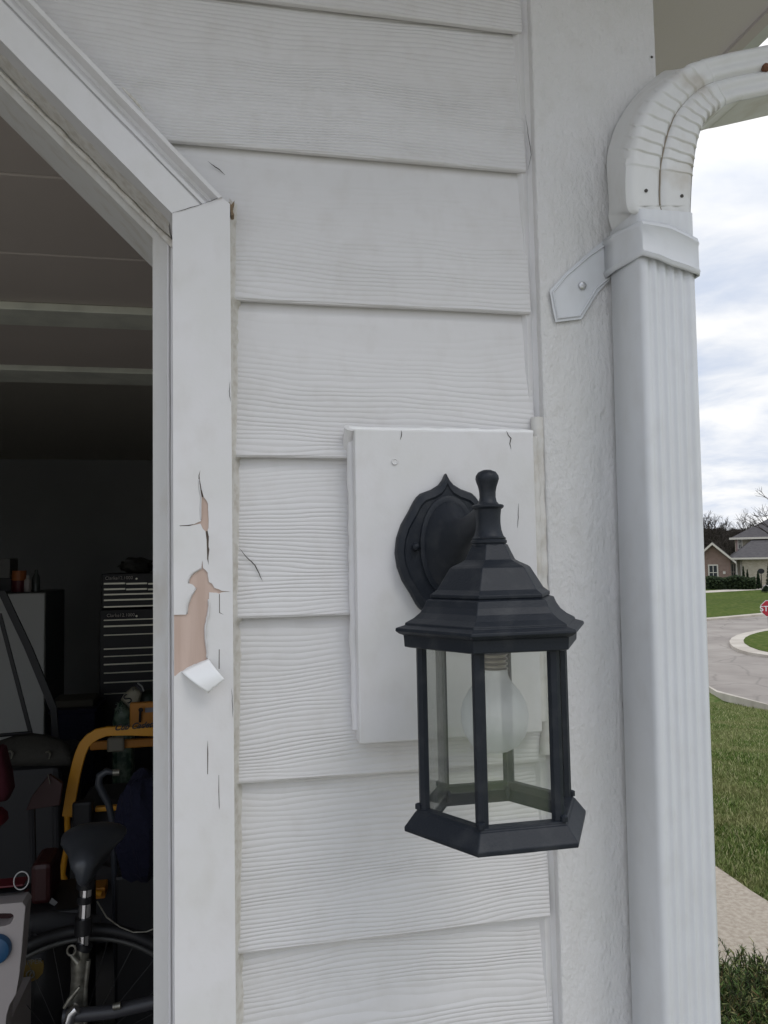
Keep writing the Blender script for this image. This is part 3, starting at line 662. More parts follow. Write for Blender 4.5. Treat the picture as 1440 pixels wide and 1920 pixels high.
# elbow
upc = [(1216, 440), (1205, 405), (1180, 385), (1178, 303), (1187, 260), (1198, 225), (1218, 187), (1245, 157), (1275, 130), (1310, 110), (1372, 94), (1440, 80)]
loc_ = [(1296, 440), (1299, 405), (1299, 385), (1302, 325), (1305, 300), (1310, 268), (1318, 240), (1330, 219), (1345, 205), (1362, 195), (1390, 185), (1440, 175)]
sil = [(1150, 440), (1141, 408), (1142, 385), (1138, 303), (1146, 262), (1158, 230), (1182, 192), (1212, 160), (1250, 132), (1298, 109), None, None]
U3 = [W(*p, -.097) for p in upc]; L3 = [W(*p, -.097) for p in loc_]
S3 = [W(*p, -.032) if p else None for p in sil]
for i in range(len(S3)):
    if S3[i] is None or i >= 9: S3[i] = Vector((U3[i].x, -.032, U3[i].z))
dU = (U3[-1]-U3[-2]).normalized()
U3.append(U3[-1]+dU*.28); L3.append(L3[-1]+dU*.28); S3.append(Vector((U3[-1].x, -.032, U3[-1].z)))
def cr(P, t):                        # catmull-rom
    n = len(P)-1; i = min(int(t), n-1); f = t-i
    a, b_, c, d = P[max(i-1, 0)], P[i], P[i+1], P[min(i+2, n)]
    return .5*((2*b_)+(c-a)*f+(2*a-5*b_+4*c-d)*f*f+(3*b_-a-3*c+d)*f**3)
b = MB(); rings = []; T = []
t = 0.0
while t <= len(U3)-1+1e-6: T.append(t); t += .03125
nfront = 21
for t in T:
    u_, l_, s_ = cr(U3, t), cr(L3, t), cr(S3, t); li = Vector((l_.x, -.032, l_.z))
    q_ = (t-2.95)*1.6; ph = q_ % 1.0; crimp = 1.0 if -.02 < q_ < 9.9 else 0.0
    saw = crimp*(.0019*(1-ph/.9) if ph < .9 else .0019*(ph-.9)/.1) - crimp*.0008
    fr = []
    for k in range(nfront):
        a = k/(nfront-1); p = u_.lerp(l_, a)
        edge_ = min(1, min(a, 1-a)/.10)
        y = p.y + (1-edge_)**2*.005
        amt = min(1, max(.1, (a-.03)/.10))
        y -= saw*amt
        if t > 9.2 or t < 2: rib = (.5+.5*math.cos(a*2*math.pi*4))*.0022 if .08 < a < .92 else 0
        else: rib = (.5+.5*math.cos(a*2*math.pi*4))*.0008 if .08 < a < .92 else 0
        y += rib
        if abs(a-.5) < .03 and t > 2: y += .003
        if crimp: p = p + (l_-u_).normalized()*(saw*(-.8))*(a-.5)*2*(-1)
        fr.append(Vector((p.x, y, p.z)))
    c0 = u_.lerp(s_, .06); c1 = l_.lerp(li, .06)
    ins = (l_-u_).normalized()*saw*(-.8)
    ring = fr + [c1+ins*0, l_.lerp(li, .5)+(l_-u_).normalized()*saw, li, li.lerp(s_, .5), s_, s_.lerp(u_, .3), s_.lerp(u_, .7)]
    rings.append(ring)
n = len(rings[0]); b.add([p for r_ in rings for p in r_], [(i*n+k, i*n+(k+1) % n, (i+1)*n+(k+1) % n, (i+1)*n+k) for i in range(len(rings)-1) for k in range(n)])
b.f.append(tuple(range(n))); b.f.append(tuple((len(rings)-1)*n+k for k in range(n)))
elb = b.build('elbow', M['metalwhite_old'], ds, smooth=50)
# seam of the elbow
P = [cr(U3, t).lerp(cr(L3, t), .5)+Vector((0, .0, 0)) for t in [1.6+.1*i for i in range(76)]]
b = MB(); b.tube([p+Vector((0, -.0004+.0030, 0)) for p in jit(P, .0004, 80)], [.0008 if i < 34 else .0008*max(.12, 1-(i-34)/22) for i in range(76)], 6); b.build('seam', M['seam_brown'], elb)
for px, py in ((1212, 357), (1279, 367)):
    q = W(px, py, -.0975); b = MB(); b.lathe([(.0019, -.0955), (.0019, -.0976)], (q.x, 0, q.z), 14, axis='Y'); b.build('screw_hole', M['crack'], elb)
q = W(1437, 126, -.0975); b = MB(); b.lathe([(.0048, -.094), (.0048, -.0985), (.0025, -.1005)], (q.x, 0, q.z), 14, axis='Y'); b.build('rusty_screw', M['stain'], elb, smooth=40)
# joint pipe to the gutter
b = MB(); e = rings[-1]; b.box(e[0].x-.005, e[0].x+.07, -.099, -.03, e[nfront-1].z-.01, 2.53); b.build('outlet', M['metalwhite'], ds)
# strap
stp = MB()
def band(pts_top, pts_bot, thick=.0012):
    n = len(pts_top); vs = []
    for a, c in zip(pts_top, pts_bot):
        for k in range(7): vs.append(Vector(a).lerp(Vector(c), k/6))
    return n, vs
x0, x1 = .4568, .5290
front_t = [(x0, -.1005, 1.990), (x0+.002, -.1035, 1.990), (x0+.02, -.1040, 1.9885), (x0+.036, -.1040, 1.987), (x0+.055, -.1035, 1.980), (x1-.002, -.1025, 1.974), (x1+.0005, -.1000, 1.974)]
front_b = [(x0, -.1005, 1.950), (x0+.002, -.1035, 1.950), (x0+.02, -.1040, 1.946), (x0+.036, -.1040, 1.940), (x0+.055, -.1035, 1.936), (x1-.002, -.1025, 1.932), (x1+.0005, -.1000, 1.932)]
side_t = [(x0-.003, -.026, 2.000), (x0-.002, -.05, 1.998), (x0-.001, -.08, 1.993)]
side_b = [(x0-.003, -.026, 1.952), (x0-.002, -.05, 1.953), (x0-.001, -.08, 1.951)]
ret_t = [(x1+.001, -.07, 1.974), (x1+.001, -.035, 1.974)]; ret_b = [(x1+.001, -.07, 1.932), (x1+.001, -.035, 1.932)]
TT = side_t+front_t+ret_t; BB = side_b+front_b+ret_b
vs = []; rws = [0, .06, .12, .2, .5, .8, .88, .94, 1]
for a, c in zip(TT, BB):
    a = Vector(a); c = Vector(c)
    out_ = Vector((0, -1, 0)) if a.y < -.095 else (Vector((-1, 0, 0)) if a.x < .49 else Vector((1, 0, 0)))
    for k_ in rws:
        bump_ = .0022*math.exp(-((k_-.11)/.05)**2) + .0022*math.exp(-((k_-.89)/.05)**2)
        vs.append(a.lerp(c, k_)+out_*bump_)
nr = len(rws); stp.add(vs, [(i*nr+j, (i+1)*nr+j, (i+1)*nr+j+1, i*nr+j+1) for i in range(len(TT)-1) for j in range(nr-1)])
strap = stp.build('strap', M['metalwhite'], ds, smooth=50); md = strap.modifiers.new('t', 'SOLIDIFY'); md.thickness = .0012; md.offset = 0
tabp = [(1146, 440), (1120, 460), (1100, 477), (1060, 512), (1031, 545), (1036, 576), (1042, 604), (1091, 598), (1108, 570), (1122, 548), (1146, 522)]
q = [W(*p, -.0260) for p in tabp]; b = MB(); b.plate(q, (0, .0016, 0)); b.build('strap_tab', M['metalwhite'], strap, bevel=.0004)
b = MB(); inn = [W(*p, -.0268) for p in ((1150, 449), (1105, 480), (1062, 517), (1037, 548), (1046, 597), (1087, 592), (1104, 565), (1118, 541), (1150, 514))]
b.tube(inn, .0012, 8); b.build('strap_bead', M['metalwhite'], strap, smooth=60)
q = W(1092, 536, -.027); b = MB(); b.lathe([(.0001, -.0268), (.0048, -.0270), (.0046, -.0285), (.0030, -.0294), (.0001, -.0290)], (q.x, 0, q.z), 20, axis='Y')
b.box(q.x-.0028, q.x+.0028, -.0296, -.0290, q.z-.0005, q.z+.0005); b.build('screw', M['screw'], strap, smooth=40)

# ------------------------------------------------------------------ wall lantern
LX, LY = .2475, -.17
lan = thing('wall_lantern', 'black hexagonal glass wall lantern with bulb on the white mounting block', 'lantern', (LX, -.035, 1.62))
half = [(.0, .0870), (-.0035, .0800), (-.0080, .0745), (-.0165, .0695), (-.0290, .0650), (-.0335, .0610), (-.0370, .0560), (-.0430, .0450), (-.0515, .0310), (-.0570, .0160), (-.0590, .0)]
half = half + [(x, -z) for x, z in reversed(half[:-1])]
pc = (.2435, 1.6260)
def plate_ring(sc, y): 
    L_ = [(x*sc, z*sc) for x, z in half] + [(-x*sc, z*sc) for x, z in reversed(half[1:-1])]
    return [(pc[0]+x, y, pc[1]+z) for x, z in L_]
b = MB(); RR = [plate_ring(1, -.0352), plate_ring(1, -.043), plate_ring(.975, -.0462), plate_ring(.875, -.0485), plate_ring(.84, -.0470), plate_ring(.60, -.0470)]
n = len(RR[0])
b.add([p for r_ in RR for p in r_], [(i*n+k, i*n+(k+1) % n, (i+1)*n+(k+1) % n, (i+1)*n+k) for i in range(len(RR)-1) for k in range(n)])
b.add(RR[-1], []); nb = len(b.v)-n; b.add([(pc[0], -.047, pc[1])], []); b.f += [(nb+k, nb+(k+1) % n, nb+n) for k in range(n)]
b.build('back_plate', M['black'], lan, smooth=30)
# oval dome and arm
b = MB(); seg = 32; vs = []
domes = [(.0335, .056, -.0465), (.0330, .0555, -.0500), (.0300, .052, -.0512), (.0285, .049, -.0512), (.0265, .046, -.0545), (.0225, .038, -.0600), (.0175, .028, -.069), (.0138, .020, -.083), (.0115, .0150, -.105), (.0105, .0125, -.135), (.0100, .011, -.168)]
for i, (rx, rz, y) in enumerate(domes):
    cz = 1.632 + max(0, (-.052-y))*.26; cx = pc[0]+max(0, (-.052-y))*.03
    for k_ in range(seg):
        a = 2*math.pi*k_/seg; vs.append((cx+rx*math.cos(a), y, cz+rz*math.sin(a)))
b.add(vs, [(i*seg+k_, i*seg+(k_+1) % seg, (i+1)*seg+(k_+1) % seg, (i+1)*seg+k_) for i in range(len(domes)-1) for k_ in range(seg)])
b.build('arm', M['black'], lan, smooth=38)
for sx in (-1, 1):
    b = MB(); b.lathe([(.0042, -.0470), (.0045, -.0500), (.0038, -.0535), (.0018, -.0550), (.0001, -.0552)], (pc[0]+sx*.038, 0, 1.6320), 16, axis='Y'); b.build('knob', M['black'], lan, smooth=60)
b = MB(); b.lathe([(.0001, 1.7022), (.0040, 1.7020), (.0085, 1.7000), (.0108, 1.6965), (.0112, 1.6935), (.0104, 1.6905), (.0088, 1.6860), (.0078, 1.6810), (.0077, 1.6760), (.0085, 1.6720), (.0105, 1.6695), (.0140, 1.6688), (.0150, 1.6680), (.0150, 1.6665), (.0140, 1.6655), (.0125, 1.6645), (.0117, 1.6580), (.0115, 1.6520), (.0122, 1.6450), (.0140, 1.6395), (.0152, 1.6380), (.0163, 1.6372), (.0158, 1.6360), (.0170, 1.6350), (.0170, 1.6328), (.0160, 1.6318), (.0160, 1.6300)], (LX-.001, LY, 0), 32)
b.build('finial', M['black'], lan, smooth=38)
HA = R(-120)
def hexl(prof): b = MB(); b.lathe(prof, (LX, LY, 0), 6, HA); return b
b = hexl([(.0155, 1.6318), (.0178, 1.6312), (.0250, 1.6170), (.0290, 1.6148), (.0375, 1.6112), (.0400, 1.6095), (.0528, 1.5900), (.0575, 1.5868), (.0592, 1.5858), (.0592, 1.5828), (.0575, 1.5822), (.0630, 1.5808), (.0655, 1.5750), (.0695, 1.5695), (.0760, 1.5645), (.0840, 1.5605), (.0842, 1.5585), (.0865, 1.5580), (.0930, 1.5562), (.0934, 1.5535), (.0900, 1.5510), (.0858, 1.5495), (.0850, 1.5390), (.0800, 1.5378), (.0770, 1.5378), (.0765, 1.5400), (.0600, 1.5420)])
b.build('roof', M['black'], lan, bevel=.0006)
b = hexl([(.0885, 1.3735), (.0887, 1.3775), (.0872, 1.3790), (.0785, 1.3895), (.0765, 1.3905), (.0765, 1.3925), (.0660, 1.3930), (.0655, 1.3760), (.0640, 1.3740)])
nb = len(b.v); b.f = [f for f in b.f if len(f) == 4]; b.f += [(48+k_, 48+(k_+1) % 6, (k_+1) % 6, k_) for k_ in range(6)]
b.build('base', M['black'], lan, bevel=.0008)
for k_ in range(6):
    a = HA+k_*math.pi/3; rd = Vector((math.cos(a), math.sin(a), 0)); tg = Vector((-rd.y, rd.x, 0)); c = Vector((LX, LY, 0))
    b = MB(); pts = [c+rd*.0735+tg*.0022, c+rd*.0735-tg*.0022, c+rd*.0700-tg*.0056, c+rd*.0655-tg*.0050, c+rd*.0655+tg*.0050, c+rd*.0700+tg*.0056]
    b.plate([Vector((p.x, p.y, 1.3925)) for p in pts], (0, 0, .149)); b.build('post', M['black'], lan)
    b = MB(); q = c+rd*.0745; b.lathe([(.0035, 1.3925), (.0035, 1.3965), (.0015, 1.3975)], (q.x, q.y, 0), 8); b.build('post_foot', M['black'], lan)
    b = MB(); q = c+rd*.061; b.blob((q.x, q.y, 1.384), (.003, .003, .006), 8, 5); b.build('tab', M['black'], lan)
    a2 = a+math.pi/3; r2 = Vector((math.cos(a2), math.sin(a2), 0))
    p_, q_ = c+rd*.0655, c+r2*.0655; mid = (rd+r2).normalized()
    b = MB(); b.plate([Vector((*p_.xy, 1.386)), Vector((*q_.xy, 1.386)), Vector((*q_.xy, 1.541)), Vector((*p_.xy, 1.541))], mid*(-.0016)); b.build('glass_pane', M['pane'], lan)
bl = MB(); bl.lathe([(.0132, 1.5150), (.0134, 1.5100), (.0158, 1.5040), (.0235, 1.4950), (.0292, 1.4850), (.0315, 1.4745), (.0312, 1.4655), (.0285, 1.4550), (.0225, 1.4455), (.0130, 1.4400), (.0001, 1.4382)], (LX, LY, 0), 32)
bulb = bl.build('bulb', M['bulb'], lan, smooth=60)
b = MB(); pr = []
for i in range(25): z = 1.5150+.022*i/24; pr.append((.0128+.0011*math.cos(i*math.pi/2.5), z))
b.lathe(pr, (LX, LY, 0), 28); b.build('screw_base', M['brass'], bulb, smooth=60)
b = MB(); b.lathe([(.0175, 1.5300), (.0180, 1.5420)], (LX, LY, 0), 28); b.build('socket', M['black'], lan, smooth=40)

# ------------------------------------------------------------------ open sectional garage door overhead
gd = thing('garage_door', 'open sectional garage door seen from below with two metal struts', 'garage door', (CX, 1.2, 2.3))
ys = [.30, .512, .872, 1.34, 1.87]
for a, c in zip(ys, ys[1:]):
    b = MB(); b.box(-2.6, .05, a+.003, c-.003, 2.283, 2.32); b.build('panel', M['door'], gd, bevel=.003)
b = MB(); b.box(-2.6, .05, 1.195, 1.335, 2.262, 2.2825); b.build('strut', M['steel'], gd, bevel=.003)
b = MB(); b.box(-2.6, .05, 1.885, 2.07, 2.270, 2.30); b.build('strut', M['steel'], gd, bevel=.003)
b = MB(); b.box(-2.6, .05, 1.871, 1.884, 2.29, 2.32); b.build('seal', M['crack'], gd)

exec_inside = True
# ------------------------------------------------------------------ things in the garage
def cm(name, c, rough=.6, metal=0, **k): return mat(name, c, rough, metal, **k)
m_white = cm('appliance_white', (.50, .51, .49), .45); m_blk = cm('black_plastic', (.012, .012, .014), .5); m_dark = cm('dark_grey_plastic', (.03, .03, .033), .55)
m_chrome = cm('chrome', (.8, .8, .82), .18, 1.0); m_yel = cm('yellow_paint', (.72, .33, .02), .4); m_yel2 = cm('orange_yellow_plastic', (.50, .20, .02), .5)
m_red = cm('red_plastic', (.10, .008, .014), .5); m_dred = cm('dark_red_paint', (.035, .006, .006), .5); m_blue = cm('navy_fabric', (.006, .007, .026), .9, bump=(60, .6, .01))
m_alu = cm('drawer_pull_aluminium', (.62, .60, .50), .35, .6); m_tarp = cm('grey_cover_fabric', (.06, .058, .05), .9, bump=(50, .6, .01)); m_silver = cm('silver_paint', (.34, .33, .28), .4, .7, var=(60, .35, .7), col2=(.18, .17, .14))
m_shell = cm('off_white_plastic', (.42, .38, .37), .5); m_knob = cm('blue_plastic', (.02, .09, .20), .4)
m_letter = cm('silver_lettering', (.55, .5, .45), .5); m_green = cm('green_bag_film', (.03, .07, .045), .4, var=(30, .4, .6), col2=(.16, .22, .16)); m_cream = cm('cream_bag_film', (.48, .45, .34), .5, bump=(18, .6, .02))
def wbox(px0, py0, px1, py1, Y, depth):     # box whose front face fills the given part of the photo at depth Y
    a, c = W(px0, py1, Y), W(px1, py0, Y); b = MB(); b.box(a.x, c.x, Y, Y+depth, a.z, c.z); return b
# upright freezer
fY = 4.3
fr_ = thing('freezer', 'white upright cabinet at the garage left carrying bottles on its top', 'cabinet', (-1.2, fY, 0))
a, c = W(-60, 1400, fY), W(84, 1111, fY)
b = MB(); b.box(a.x, c.x, fY+.05, fY+.62, .03, c.z); b.build('body', cm('cabinet_shaded_side', (.10, .115, .13), .5), fr_, bevel=.006)  # side lies in shadow; that shade is painted in as dark blue-grey
b = MB(); b.box(a.x, c.x, fY, fY+.046, .10, c.z-.002); b.build('door', m_white, fr_, bevel=.006)
topz = c.z
def bottle(px, pyt, wpx, Y, m, label, capm=None, cat='bottle'):
    p = W(px, pyt, Y); rr = wpx/2*(Y-CAM.y)/F; z0, z1 = topz+.001, p.z; h = z1-z0
    t = thing('bottle', label, cat, (p.x, Y, z0))
    b = MB(); b.lathe([(rr*.9, z0), (rr, z0+.01), (rr, z0+h*.62), (rr*.85, z0+h*.72), (rr*.4, z0+h*.84), (rr*.38, z0+h*.88)], (p.x, Y, 0), 20); b.build('body', m, t, smooth=40)
    b = MB(); b.lathe([(rr*.42, z0+h*.86), (rr*.42, z1), (rr*.3, z1)], (p.x, Y, 0), 16); b.build('cap', capm or m_blk, t, smooth=40)
yb = fY+.25
jar = thing('jar', 'orange topped red jar between the black cans and white bottle on the cabinet', 'jar', (W(36, 1110, yb).x, yb, topz))
p = W(36, 1088, yb); rr = 12*(yb-CAM.y)/F
b = MB(); b.lathe([(rr*.95, topz+.001), (rr, topz+.01), (rr, p.z-.002)], (p.x, yb, 0), 24); b.build('body', m_red, jar, smooth=40)
p2_ = W(36, 1070, yb); b = MB(); b.lathe([(rr*.97, p.z-.001), (rr*1.0, p.z+.004), (rr*.95, p2_.z)], (p.x, yb, 0), 24); b.build('lid', cm('orange_lid', (.40, .12, .03), .5), jar, smooth=40)
bottle(52, 1079, 12, yb-.06, cm('white_label', (.42, .38, .36), .5), 'small white bottle with red label beside the red jar', m_white)
b0 = thing('spray_can', 'clear grey spray bottle right of the small white bottle', 'bottle', (W(68, 1110, yb).x, yb, topz))
p = W(68, 1068, yb); rr = 6.5*(yb-CAM.y)/F; b = MB(); b.lathe([(rr, topz+.001), (rr, p.z-.05), (rr*.4, p.z-.02), (rr*.4, p.z)], (p.x, yb, 0), 16); b.build('body', cm('smoky_plastic', (.07, .08, .075), .3), b0, smooth=40)
b0 = thing('box', 'pale cardboard box on the far left of the cabinet top', 'box', (W(5, 1110, yb).x, yb+.1, topz))
a, c = W(-20, 1110, yb+.1), W(19, 1047, yb+.1); b = MB(); b.box(a.x, c.x, yb+.1, yb+.3, topz+.09, c.z); b.build('carton', cm('card', (.20, .2, .19), .8), b0, bevel=.003)
b = MB(); b.box(a.x, c.x+.01, yb+.09, yb+.31, topz+.001, topz+.089); b.build('tray', m_blk, b0, bevel=.003)
# folding black frame in front of the cabinet
ff = thing('folding_stand', 'black folding stand with slanting legs in front of the white cabinet', 'stand', (-.95, 3.3, 0))
b = MB(); b.strip([W(2, 1108, 3.3), W(52, 1214, 3.3), W(100, 1330, 3.3)], (.036, 0, .0), (0, .02, 0)); b.build('leg', m_blk, ff)
b = MB(); b.strip([W(-2, 1150, 3.25), W(57, 1376, 3.25)], (.018, 0, 0), (0, .014, 0)); b.build('leg', m_blk, ff)
b = MB(); b.tube([W(-40, 1382, 3.25), W(57, 1374, 3.25)], .009, 8); b.build('crossbar', m_blk, ff)
b = MB(); b.strip([W(100, 1330, 3.3), Vector((W(128, 1400, 3.3).x, 3.3, .02))], (.03, 0, 0), (0, .02, 0)); b.build('foot', m_blk, ff)
b = MB(); b.strip([W(57, 1376, 3.25), Vector((W(70, 1440, 3.25).x, 3.25, .02))], (.016, 0, 0), (0, .014, 0)); b.build('foot', m_blk, ff)
# tool chest
tY = 4.6
tcx = thing('tool_chest', 'black tool chest of many drawers with pale aluminium pulls', 'tool chest', (-.8, tY, 0))
a, c = W(190, 1142, tY), W(330, 1073, tY); b = MB(); b.box(a.x, c.x, tY, tY+.4, a.z, c.z); b.build('top_chest', m_blk, tcx, bevel=.006)
a2, c2 = W(186, 1400, tY-.03), W(334, 1143, tY-.03); b = MB(); b.box(a2.x, c2.x, tY-.03, tY+.42, .12, a.z-.004); b.build('roller_cabinet', m_blk, tcx, bevel=.006)
for k_ in (0, 1):
    b = MB(); q = a2.x+.06+k_*(c2.x-a2.x-.12); b.lathe([(.04, tY-.0), (.045, tY+.005), (.045, tY+.03), (.04, tY+.035)], (q, 0, .062), 20, axis='Y'); b.build('caster', m_dark, tcx, smooth=40)
def pull(px0, px1, y0, y1, Y, th=2.2, m=m_alu):
    a, c = W(px0, y0+th/2, Y), W(px0, y0-th/2, Y); e = W(px1, y1, Y)
    b = MB(); b.box(a.x, e.x, Y-.012, Y-.001, a.z, c.z); b.build('drawer_pull', m, tcx, bevel=.001)
for y in (1094.5, 1105):
    for x0_, x1_ in ((195, 235), (237, 276), (278, 320)): pull(x0_, x1_, y, y, tY, 3.2)
for y in (1115, 1125.5, 1138): pull(195, 320, y, y, tY, 3.0)
for y, th in ((1163, 2), (1174.5, 3), (1191, 2), (1217, 2.4), (1231, 2), (1246, 2.6), (1262, 2), (1280, 2.4), (1301, 1.8)): pull(195, 324, y, y, tY-.03, th)
p = W(197, 1087, tY); text_mb('Clarke12.1000', .030, (p.x, tY, p.z), (1, 0, 0), (0, 0, 1), depth=.002).build('lettering', m_letter, tcx)
p = W(200, 1157, tY-.03); text_mb('Clarke12.1000', .030, (p.x, tY-.03, p.z), (1, 0, 0), (0, 0, 1), depth=.002).build('lettering', m_letter, tcx)
for q in (W(256, 1085, tY), W(256, 1155, tY-.03)):
    b = MB(); b.lathe([(.007, q.y), (.006, q.y-.006)], (q.x, 0, q.z), 12, axis='Y'); b.build('lock', m_alu, tcx)
b = MB(); c = W(256, 1058, tY+.15); b.blob((c.x, c.y, W(256, 1073, tY+.15).z+.045), (.11, .09, .055), 20, 12, .5, 2.2)
o = b.build('plastic_bag', cm('grey_film', (.06, .06, .055), .5, bump=(12, .8, .02)), smooth=60); tag(o, 'crumpled dark grey bag lying on the tool chest', 'bag')
# blue crate behind the snow blower
bc = thing('storage_bin', 'low dark blue plastic bin on the floor before the tool chest', 'bin', (-.85, 3.9, 0))
a, c = W(95, 1362, 3.9), W(178, 1328, 3.9); b = MB(); b.box(a.x, c.x, 3.9, 4.25, .3, c.z-.02); b.build('body', m_blue, bc, bevel=.01)
b = MB(); b.box(a.x-.012, c.x+.012, 3.888, 4.262, c.z-.019, c.z); b.build('rim', m_blue, bc, bevel=.005)
b = MB(); b.box(a.x-.02, c.x+.02, 3.87, 4.3, .017, .299); o = b.build('carton', cm('dark_carton', (.03, .035, .03), .9), bevel=.01); tag(o, 'dark carton under the blue plastic bin', 'box')
o = MB().box(W(98, 1320, 4.0).x, W(178, 1320, 4.0).x, 3.95, 4.2, c.z+.001, W(98, 1313, 4.0).z).build('folded_cloth', cm('khaki_cloth', (.07, .065, .05), .9, bump=(30, .6, .01)), bevel=.01); tag(o, 'folded khaki cloth on top of the blue bin', 'cloth')
# snow blower with yellow handle frame
sY = 2.35
sb = thing('snow_blower', 'yellow snow blower with black lettered handle frame and control panel', 'snow blower', (-.5, sY, 0))
path_ = [(330, 1371), (287, 1372.5), (240, 1371), (200, 1372), (182, 1377), (167, 1386), (157, 1398), (150, 1415), (145, 1432), (139, 1458), (133, 1490), (129, 1515), (126, 1532)]
P = [W(x, y, sY) for x, y in path_]; n = len(P)
ww = []
for i, p in enumerate(P):
    d = (P[min(i+1, n-1)]-P[max(i-1, 0)]).normalized(); nn = Vector((-d.z, 0, d.x)); ww.append(nn*(.040 if i > 3 else .034))
b = MB(); b.strip(P, ww, (0, .025, 0)); b.build('handle_frame', m_yel, sb, smooth=35, bevel=.002)
b = MB(); b.tube([W(126, 1528, sY+.01), W(127, 1580, sY+.01), W(121, 1612, sY+.01), W(117, 1640, sY+.01), W(124, 1655, sY+.01), W(146, 1668, sY+.01), W(190, 1676, sY+.01)], .0115, 10); b.build('lower_handle', m_yel, sb, smooth=50)
b = wbox(165, 1664, 197, 1688, sY+.02, .1); b.build('chute_bracket', m_yel2, sb, bevel=.004)
b = wbox(243, 1314, 330, 1364, sY+.16, .03); b.build('control_panel', m_yel2, sb, bevel=.006)
b = wbox(168, 1382, 330, 1408, sY+.20, .03); b.build('dash_panel', m_yel2, sb, bevel=.006)
b = MB(); b.tube([W(262, 1354, sY+.15), W(263, 1334, sY+.145), W(264, 1331, sY+.13)], [.005, .005, .01], 8); b.build('lever', m_blk, sb)
b = wbox(272, 1326, 300, 1336, sY+.155, .004); b.build('sticker', cm('grey_sticker', (.2, .2, .22), .5), sb)
b = wbox(200, 1382, 233, 1412, sY+.17, .02); b.build('clear_lens', cm('smoky_lens', (.20, .19, .15), .25), sb, bevel=.008)
p = W(214, 1369.5, sY); text_mb('Cub Cadet', .0315, (p.x, sY, p.z), (1, 0, .03), (0, 0, 1), shear=.45, depth=.0016, bold=.0012).build('lettering', m_blk, sb)
b = wbox(178, 1509, 252, 1523, sY+.04, .03); b.build('crossbar', m_yel, sb, bevel=.003)
b = MB(); c = W(205, 1560, sY+.18); b.blob((c.x+.05, c.y, c.z), (.20, .16, .13), 18, 12, .25, 2.5); b.build('engine_cover', m_dark, sb, smooth=50)
b = wbox(134, 1503, 172, 1562, sY-.02, .05); b.build('switch_box', m_blk, sb, bevel=.01)
b = MB(); b.box(W(140, 1560, sY).x-.04, W(330, 1560, sY).x, sY+.1, sY+.6, .12, .62); b.build('housing', m_dark, sb, bevel=.03)
for k_ in (W(150, 1500, sY).x, W(320, 1500, sY).x):
    b = MB(); b.box(k_-.0, k_+.001, 0, 0, 0, 0); b = MB()
    pr = [(.10, k_-.05), (.18, k_-.05), (.20, k_-.03), (.20, k_+.03), (.18, k_+.05), (.10, k_+.05)]
    vs = []; 
    for r_, x in pr:
        for a in range(28): vs.append((x, sY+.3+r_*math.cos(a*2*math.pi/28), .217+r_*math.sin(a*2*math.pi/28)))
    b.add(vs, [(i*28+a, i*28+(a+1) % 28, (i+1)*28+(a+1) % 28, (i+1)*28+a) for i in range(5) for a in range(28)]+[tuple(range(28)), tuple(5*28+a for a in range(28))]); b.build('wheel', m_blk, sb, smooth=40)
# black hooked handlebar of another bike in front of the blower
hb = thing('bike_handlebar', 'dark grey hooked cane leaning against the yellow snow blower', 'handlebars', (-.35, 1.9, 0))
b = MB(); b.tube([W(214, 1449, 1.9), W(200, 1446, 1.9), W(187, 1455, 1.9), W(185, 1470, 1.9), W(192, 1486, 1.9), W(203, 1505, 1.9), W(210, 1535, 1.9), W(214, 1600, 1.9), Vector((W(220, 1600, 1.9).x, 1.95, .02))], [.008, .012, .013, .013, .013, .012, .011, .011, .011], 12); b.build('shaft', cm('handlebar_grey', (.045, .05, .06), .35), hb, smooth=60)
b = MB(); b.tube([W(224, 1448, 1.9), W(212, 1449, 1.9)], .011, 12); b.build('grip_end', m_silver, hb, smooth=50)
# seed bag
bgY = 3.6
sg = thing('seed_bag', 'cream and green seed bag with black clip standing beside tool chest', 'bag', (-.6, bgY, 0))
def pill(poly, Y, th, m, name, par, n=10):
    P = [W(x, y, Y) for x, y in poly]; c = sum(P, Vector())/len(P); vs = []; k_ = len(P)
    lay = [(1, 0), (.97, -.35), (.85, -.7), (.6, -.92), (.3, -1)]
    for sc_, dy in lay: vs += [Vector((c.x+(p.x-c.x)*sc_, Y+dy*th, c.z+(p.z-c.z)*sc_)) for p in P]
    fs = [(i*k_+a, i*k_+(a+1) % k_, (i+1)*k_+(a+1) % k_, (i+1)*k_+a) for i in range(len(lay)-1) for a in range(k_)]
    fs.append(tuple((len(lay)-1)*k_+a for a in range(k_))); b = MB(); b.add(vs, fs); b.add([p+Vector((0, .03, 0)) for p in P], []); nb = len(b.v)-k_
    b.f += [(a, (a+1) % k_, nb+(a+1) % k_, nb+a) for a in range(k_)] + [tuple(nb+a for a in range(k_))]
    return b.build(name, m, par, smooth=40)
pill([(226, 1311), (234, 1300), (246, 1290), (254, 1287), (262, 1293), (266, 1299), (262, 1315), (250, 1325), (246, 1330), (238, 1322)], bgY, .04, m_cream, 'bag_top', sg)
pill([(226, 1312), (238, 1323), (247, 1331), (250, 1345), (250, 1365), (213, 1366), (211, 1352), (216, 1330)], bgY, .06, m_green, 'bag_body', sg)
b = MB(); e0, e1 = W(211, 1366, bgY), W(250, 1366, bgY); b.box(e0.x, e1.x, bgY-.05, bgY+.10, .018, e0.z+.001); b.build('bag_bottom', m_green, sg, bevel=.03)
b = MB(); b.strip([W(255, 1285, bgY-.03), W(269, 1297, bgY-.03)], (0.012, 0, .008), (0, .03, 0)); b.build('clip', m_blk, sg)
b = MB(); b.tube([W(258, 1281, bgY-.03), W(266, 1287, bgY-.035), W(270, 1296, bgY-.03)], .0045, 6); b.build('clip_rod', m_white, sg)
